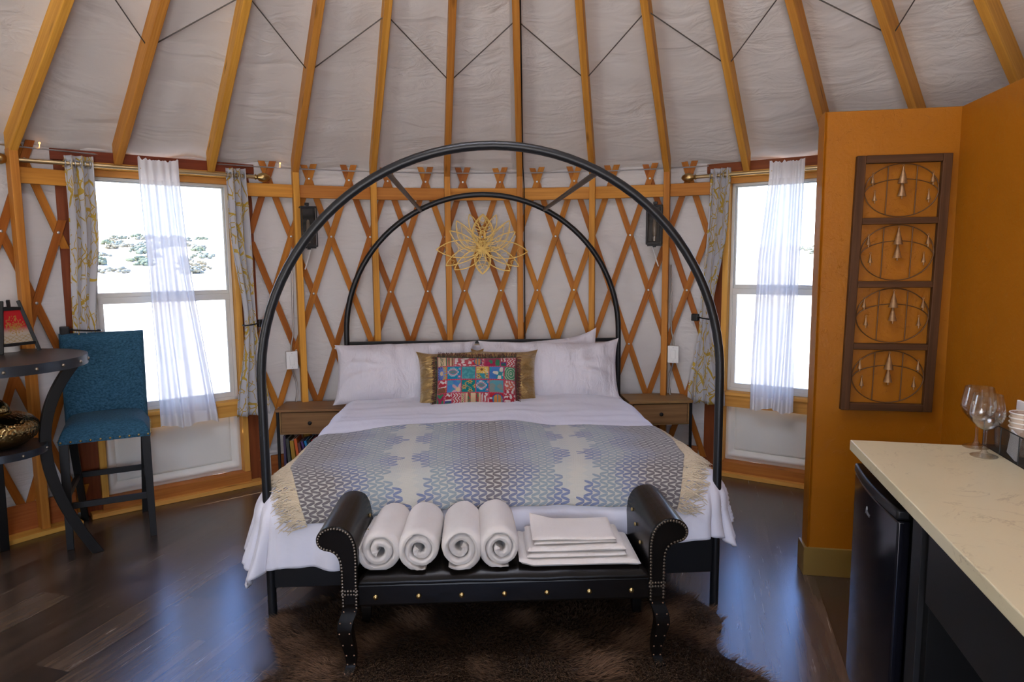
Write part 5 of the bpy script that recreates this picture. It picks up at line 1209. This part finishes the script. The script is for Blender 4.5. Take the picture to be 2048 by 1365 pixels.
MESHM = NT('wire_mesh'); v = MESHM.tc(); sp = MESHM.n('SeparateXYZ'); MESHM.l(v, sp.inputs[0]); fx = MESHM.math('ABSOLUTE', MESHM.math('SUBTRACT', MESHM.math('FRACT', MESHM.math('MULTIPLY', MESHM.math('ADD', sp.outputs[0], sp.outputs[1]), 260)), .5)); fy = MESHM.math('ABSOLUTE', MESHM.math('SUBTRACT', MESHM.math('FRACT', MESHM.math('MULTIPLY', MESHM.math('SUBTRACT', sp.outputs[0], sp.outputs[1]), 260)), .5))
mk = MESHM.math('LESS_THAN', MESHM.math('MINIMUM', fx, fy), .11); bs = MESHM.bsdf((.012, .012, .012), .4); tp = MESHM.n('BsdfTransparent'); mx = MESHM.n('MixShader'); MESHM.l(mk, mx.inputs[0]); MESHM.l(tp, mx.inputs[1]); MESHM.l(bs, mx.inputs[2]); MESHM = MESHM.done(mx)
# organiser: long axis runs along the wall
OA = Vector((1.690, 2.41, .9105)); OD = CD; ON = CN
def og(s, d, z): return OA + OD * s + ON * d + Vector((0, 0, z))
ORG = thing('mesh_organizer', 'black wire mesh organizer with compartments on the worktop', 'organizer', OA + OD * .2 + ON * .08, world=True); OL, OWd, OH = .40, .165, .095
def panel(name, a, b, z0, z1):
    m = MB(); L = (Vector(b) - Vector(a)).length; m.grid(1, 1, lambda u, v: og(a[0] + (b[0] - a[0]) * u, a[1] + (b[1] - a[1]) * u, z0 + (z1 - z0) * v), lambda u, v: (u * L, v * (z1 - z0), 0)); obj(name, m, MESHM, ORG)
panel('mesh_side', (0, 0), (OL, 0), 0, OH); panel('mesh_side', (0, OWd), (OL, OWd), 0, OH + .03); panel('mesh_side', (0, 0), (0, OWd), 0, OH + .03); panel('mesh_side', (OL, 0), (OL, OWd), 0, OH)
for s in (.13, .26): panel('divider', (s, 0), (s, OWd), 0, OH)
m = MB(); m.add([og(0, 0, .002), og(OL, 0, .002), og(OL, OWd, .002), og(0, OWd, .002)], [(0, 1, 2, 3)]); obj('bottom', m, BLACK, ORG, solid=.002)
m = MB(); z = OH
m.tube([og(0, 0, z), og(OL, 0, z), og(OL, OWd, z), og(0, OWd, z + .03)], .0022, 6, closed=True)
for s in (0, .13, .26, OL):
    m.tube([og(s, 0, 0), og(s, 0, z)], .002, 6); m.tube([og(s, OWd, 0), og(s, OWd, z + .03 * (s < .2))], .002, 6)
m.tube([og(0, 0, .002), og(OL, 0, .002), og(OL, OWd, .002), og(0, OWd, .002)], .0022, 6, closed=True); obj('rim_wire', m, BLACK, ORG, smooth=True)
CUPM = NT('paper_cup'); v = CUPM.tc(); sp = CUPM.n('SeparateXYZ'); CUPM.l(v, sp.inputs[0]); CUPM = CUPM.done(CUPM.bsdf(CUPM.mix(CUPM.math('GREATER_THAN', CUPM.noise(v, 40, 2), .52), (.50, .36, .27), (.62, .50, .40)), .7)); RIMW = plain('cup_rim', (.74, .71, .66), .6)
cup0 = og(.145, .062, .004); names = ['paper cup at the bottom of the stack in the organizer', 'paper cup second from the bottom of the stack', 'paper cup second from the top of the stack', 'paper cup on top of the stack in the organizer']
for k in range(4):
    T = thing('paper_cup', names[k], 'cup', cup0 + Vector((0, 0, .016 * k)), 0, 'stacked paper cups'); m = MB(); m.lathe([(.001, .001), (.028, .001), (.043, .098), (.0415, .098), (.027, .004), (.001, .004)], (0, 0, 0), 28); obj('wall', m, CUPM, T, smooth=50)
    m = MB(); m.tube([(.0435 * cos(a), .0435 * sin(a), .0985) for a in [j * pi / 14 for j in range(28)]], .0024, 6, closed=True); obj('rim', m, RIMW, T, smooth=True)
m = MB()
MN = Matrix((OD, ON, Vector((0, 0, 1)))).transposed()
m.box(og(.035, .105, .085), (.085, .012, .165), MN); solo('napkin_stack', m, plain('napkin', (.74, .72, .70), .9), 'white paper napkins standing behind the paper cups', 'napkins', bevel=.002)
m = MB(); m.box(og(.20, .012, .05), (.07, .004, .085), MN @ Matrix.Rotation(.25, 3, 'Y')); solo('sugar_packet', m, plain('packet', (.70, .72, .76), .7), 'pale packet standing at the front inside the organizer', 'packet')
T = thing('glass_jar', 'small clear glass standing in the organizer in front of the napkins', 'glass', og(.045, .045, .004), 0); m = MB(); m.lathe([(.001, .0), (.026, .0), (.031, .06), (.033, .118), (.0318, .118), (.0298, .06), (.025, .004), (.001, .004)], (0, 0, 0), 28); obj('wall', m, GL, T, smooth=50)
# tiny lights on the tension cable
FL = NT('fairy_glow'); em = FL.n('Emission', i_Color=(1, .42, .12, 1)); em.inputs[1].default_value = 5; FL = FL.done(em)
for th, lab in ((-49.9, 'tiny warm light on the wall cable above the left curtain'), (-27.0, 'tiny warm light on the wall cable right of the left window')):
    m = MB(); m.ball(P(th, 3.53, 2.285), .006, 8); m.tube([P(th, 3.53, 2.28), P(th, 3.545, 2.257)], .0015, 5); solo('fairy_light', m, FL, lab, 'light', 'tiny lights on the wall cable', smooth=True)
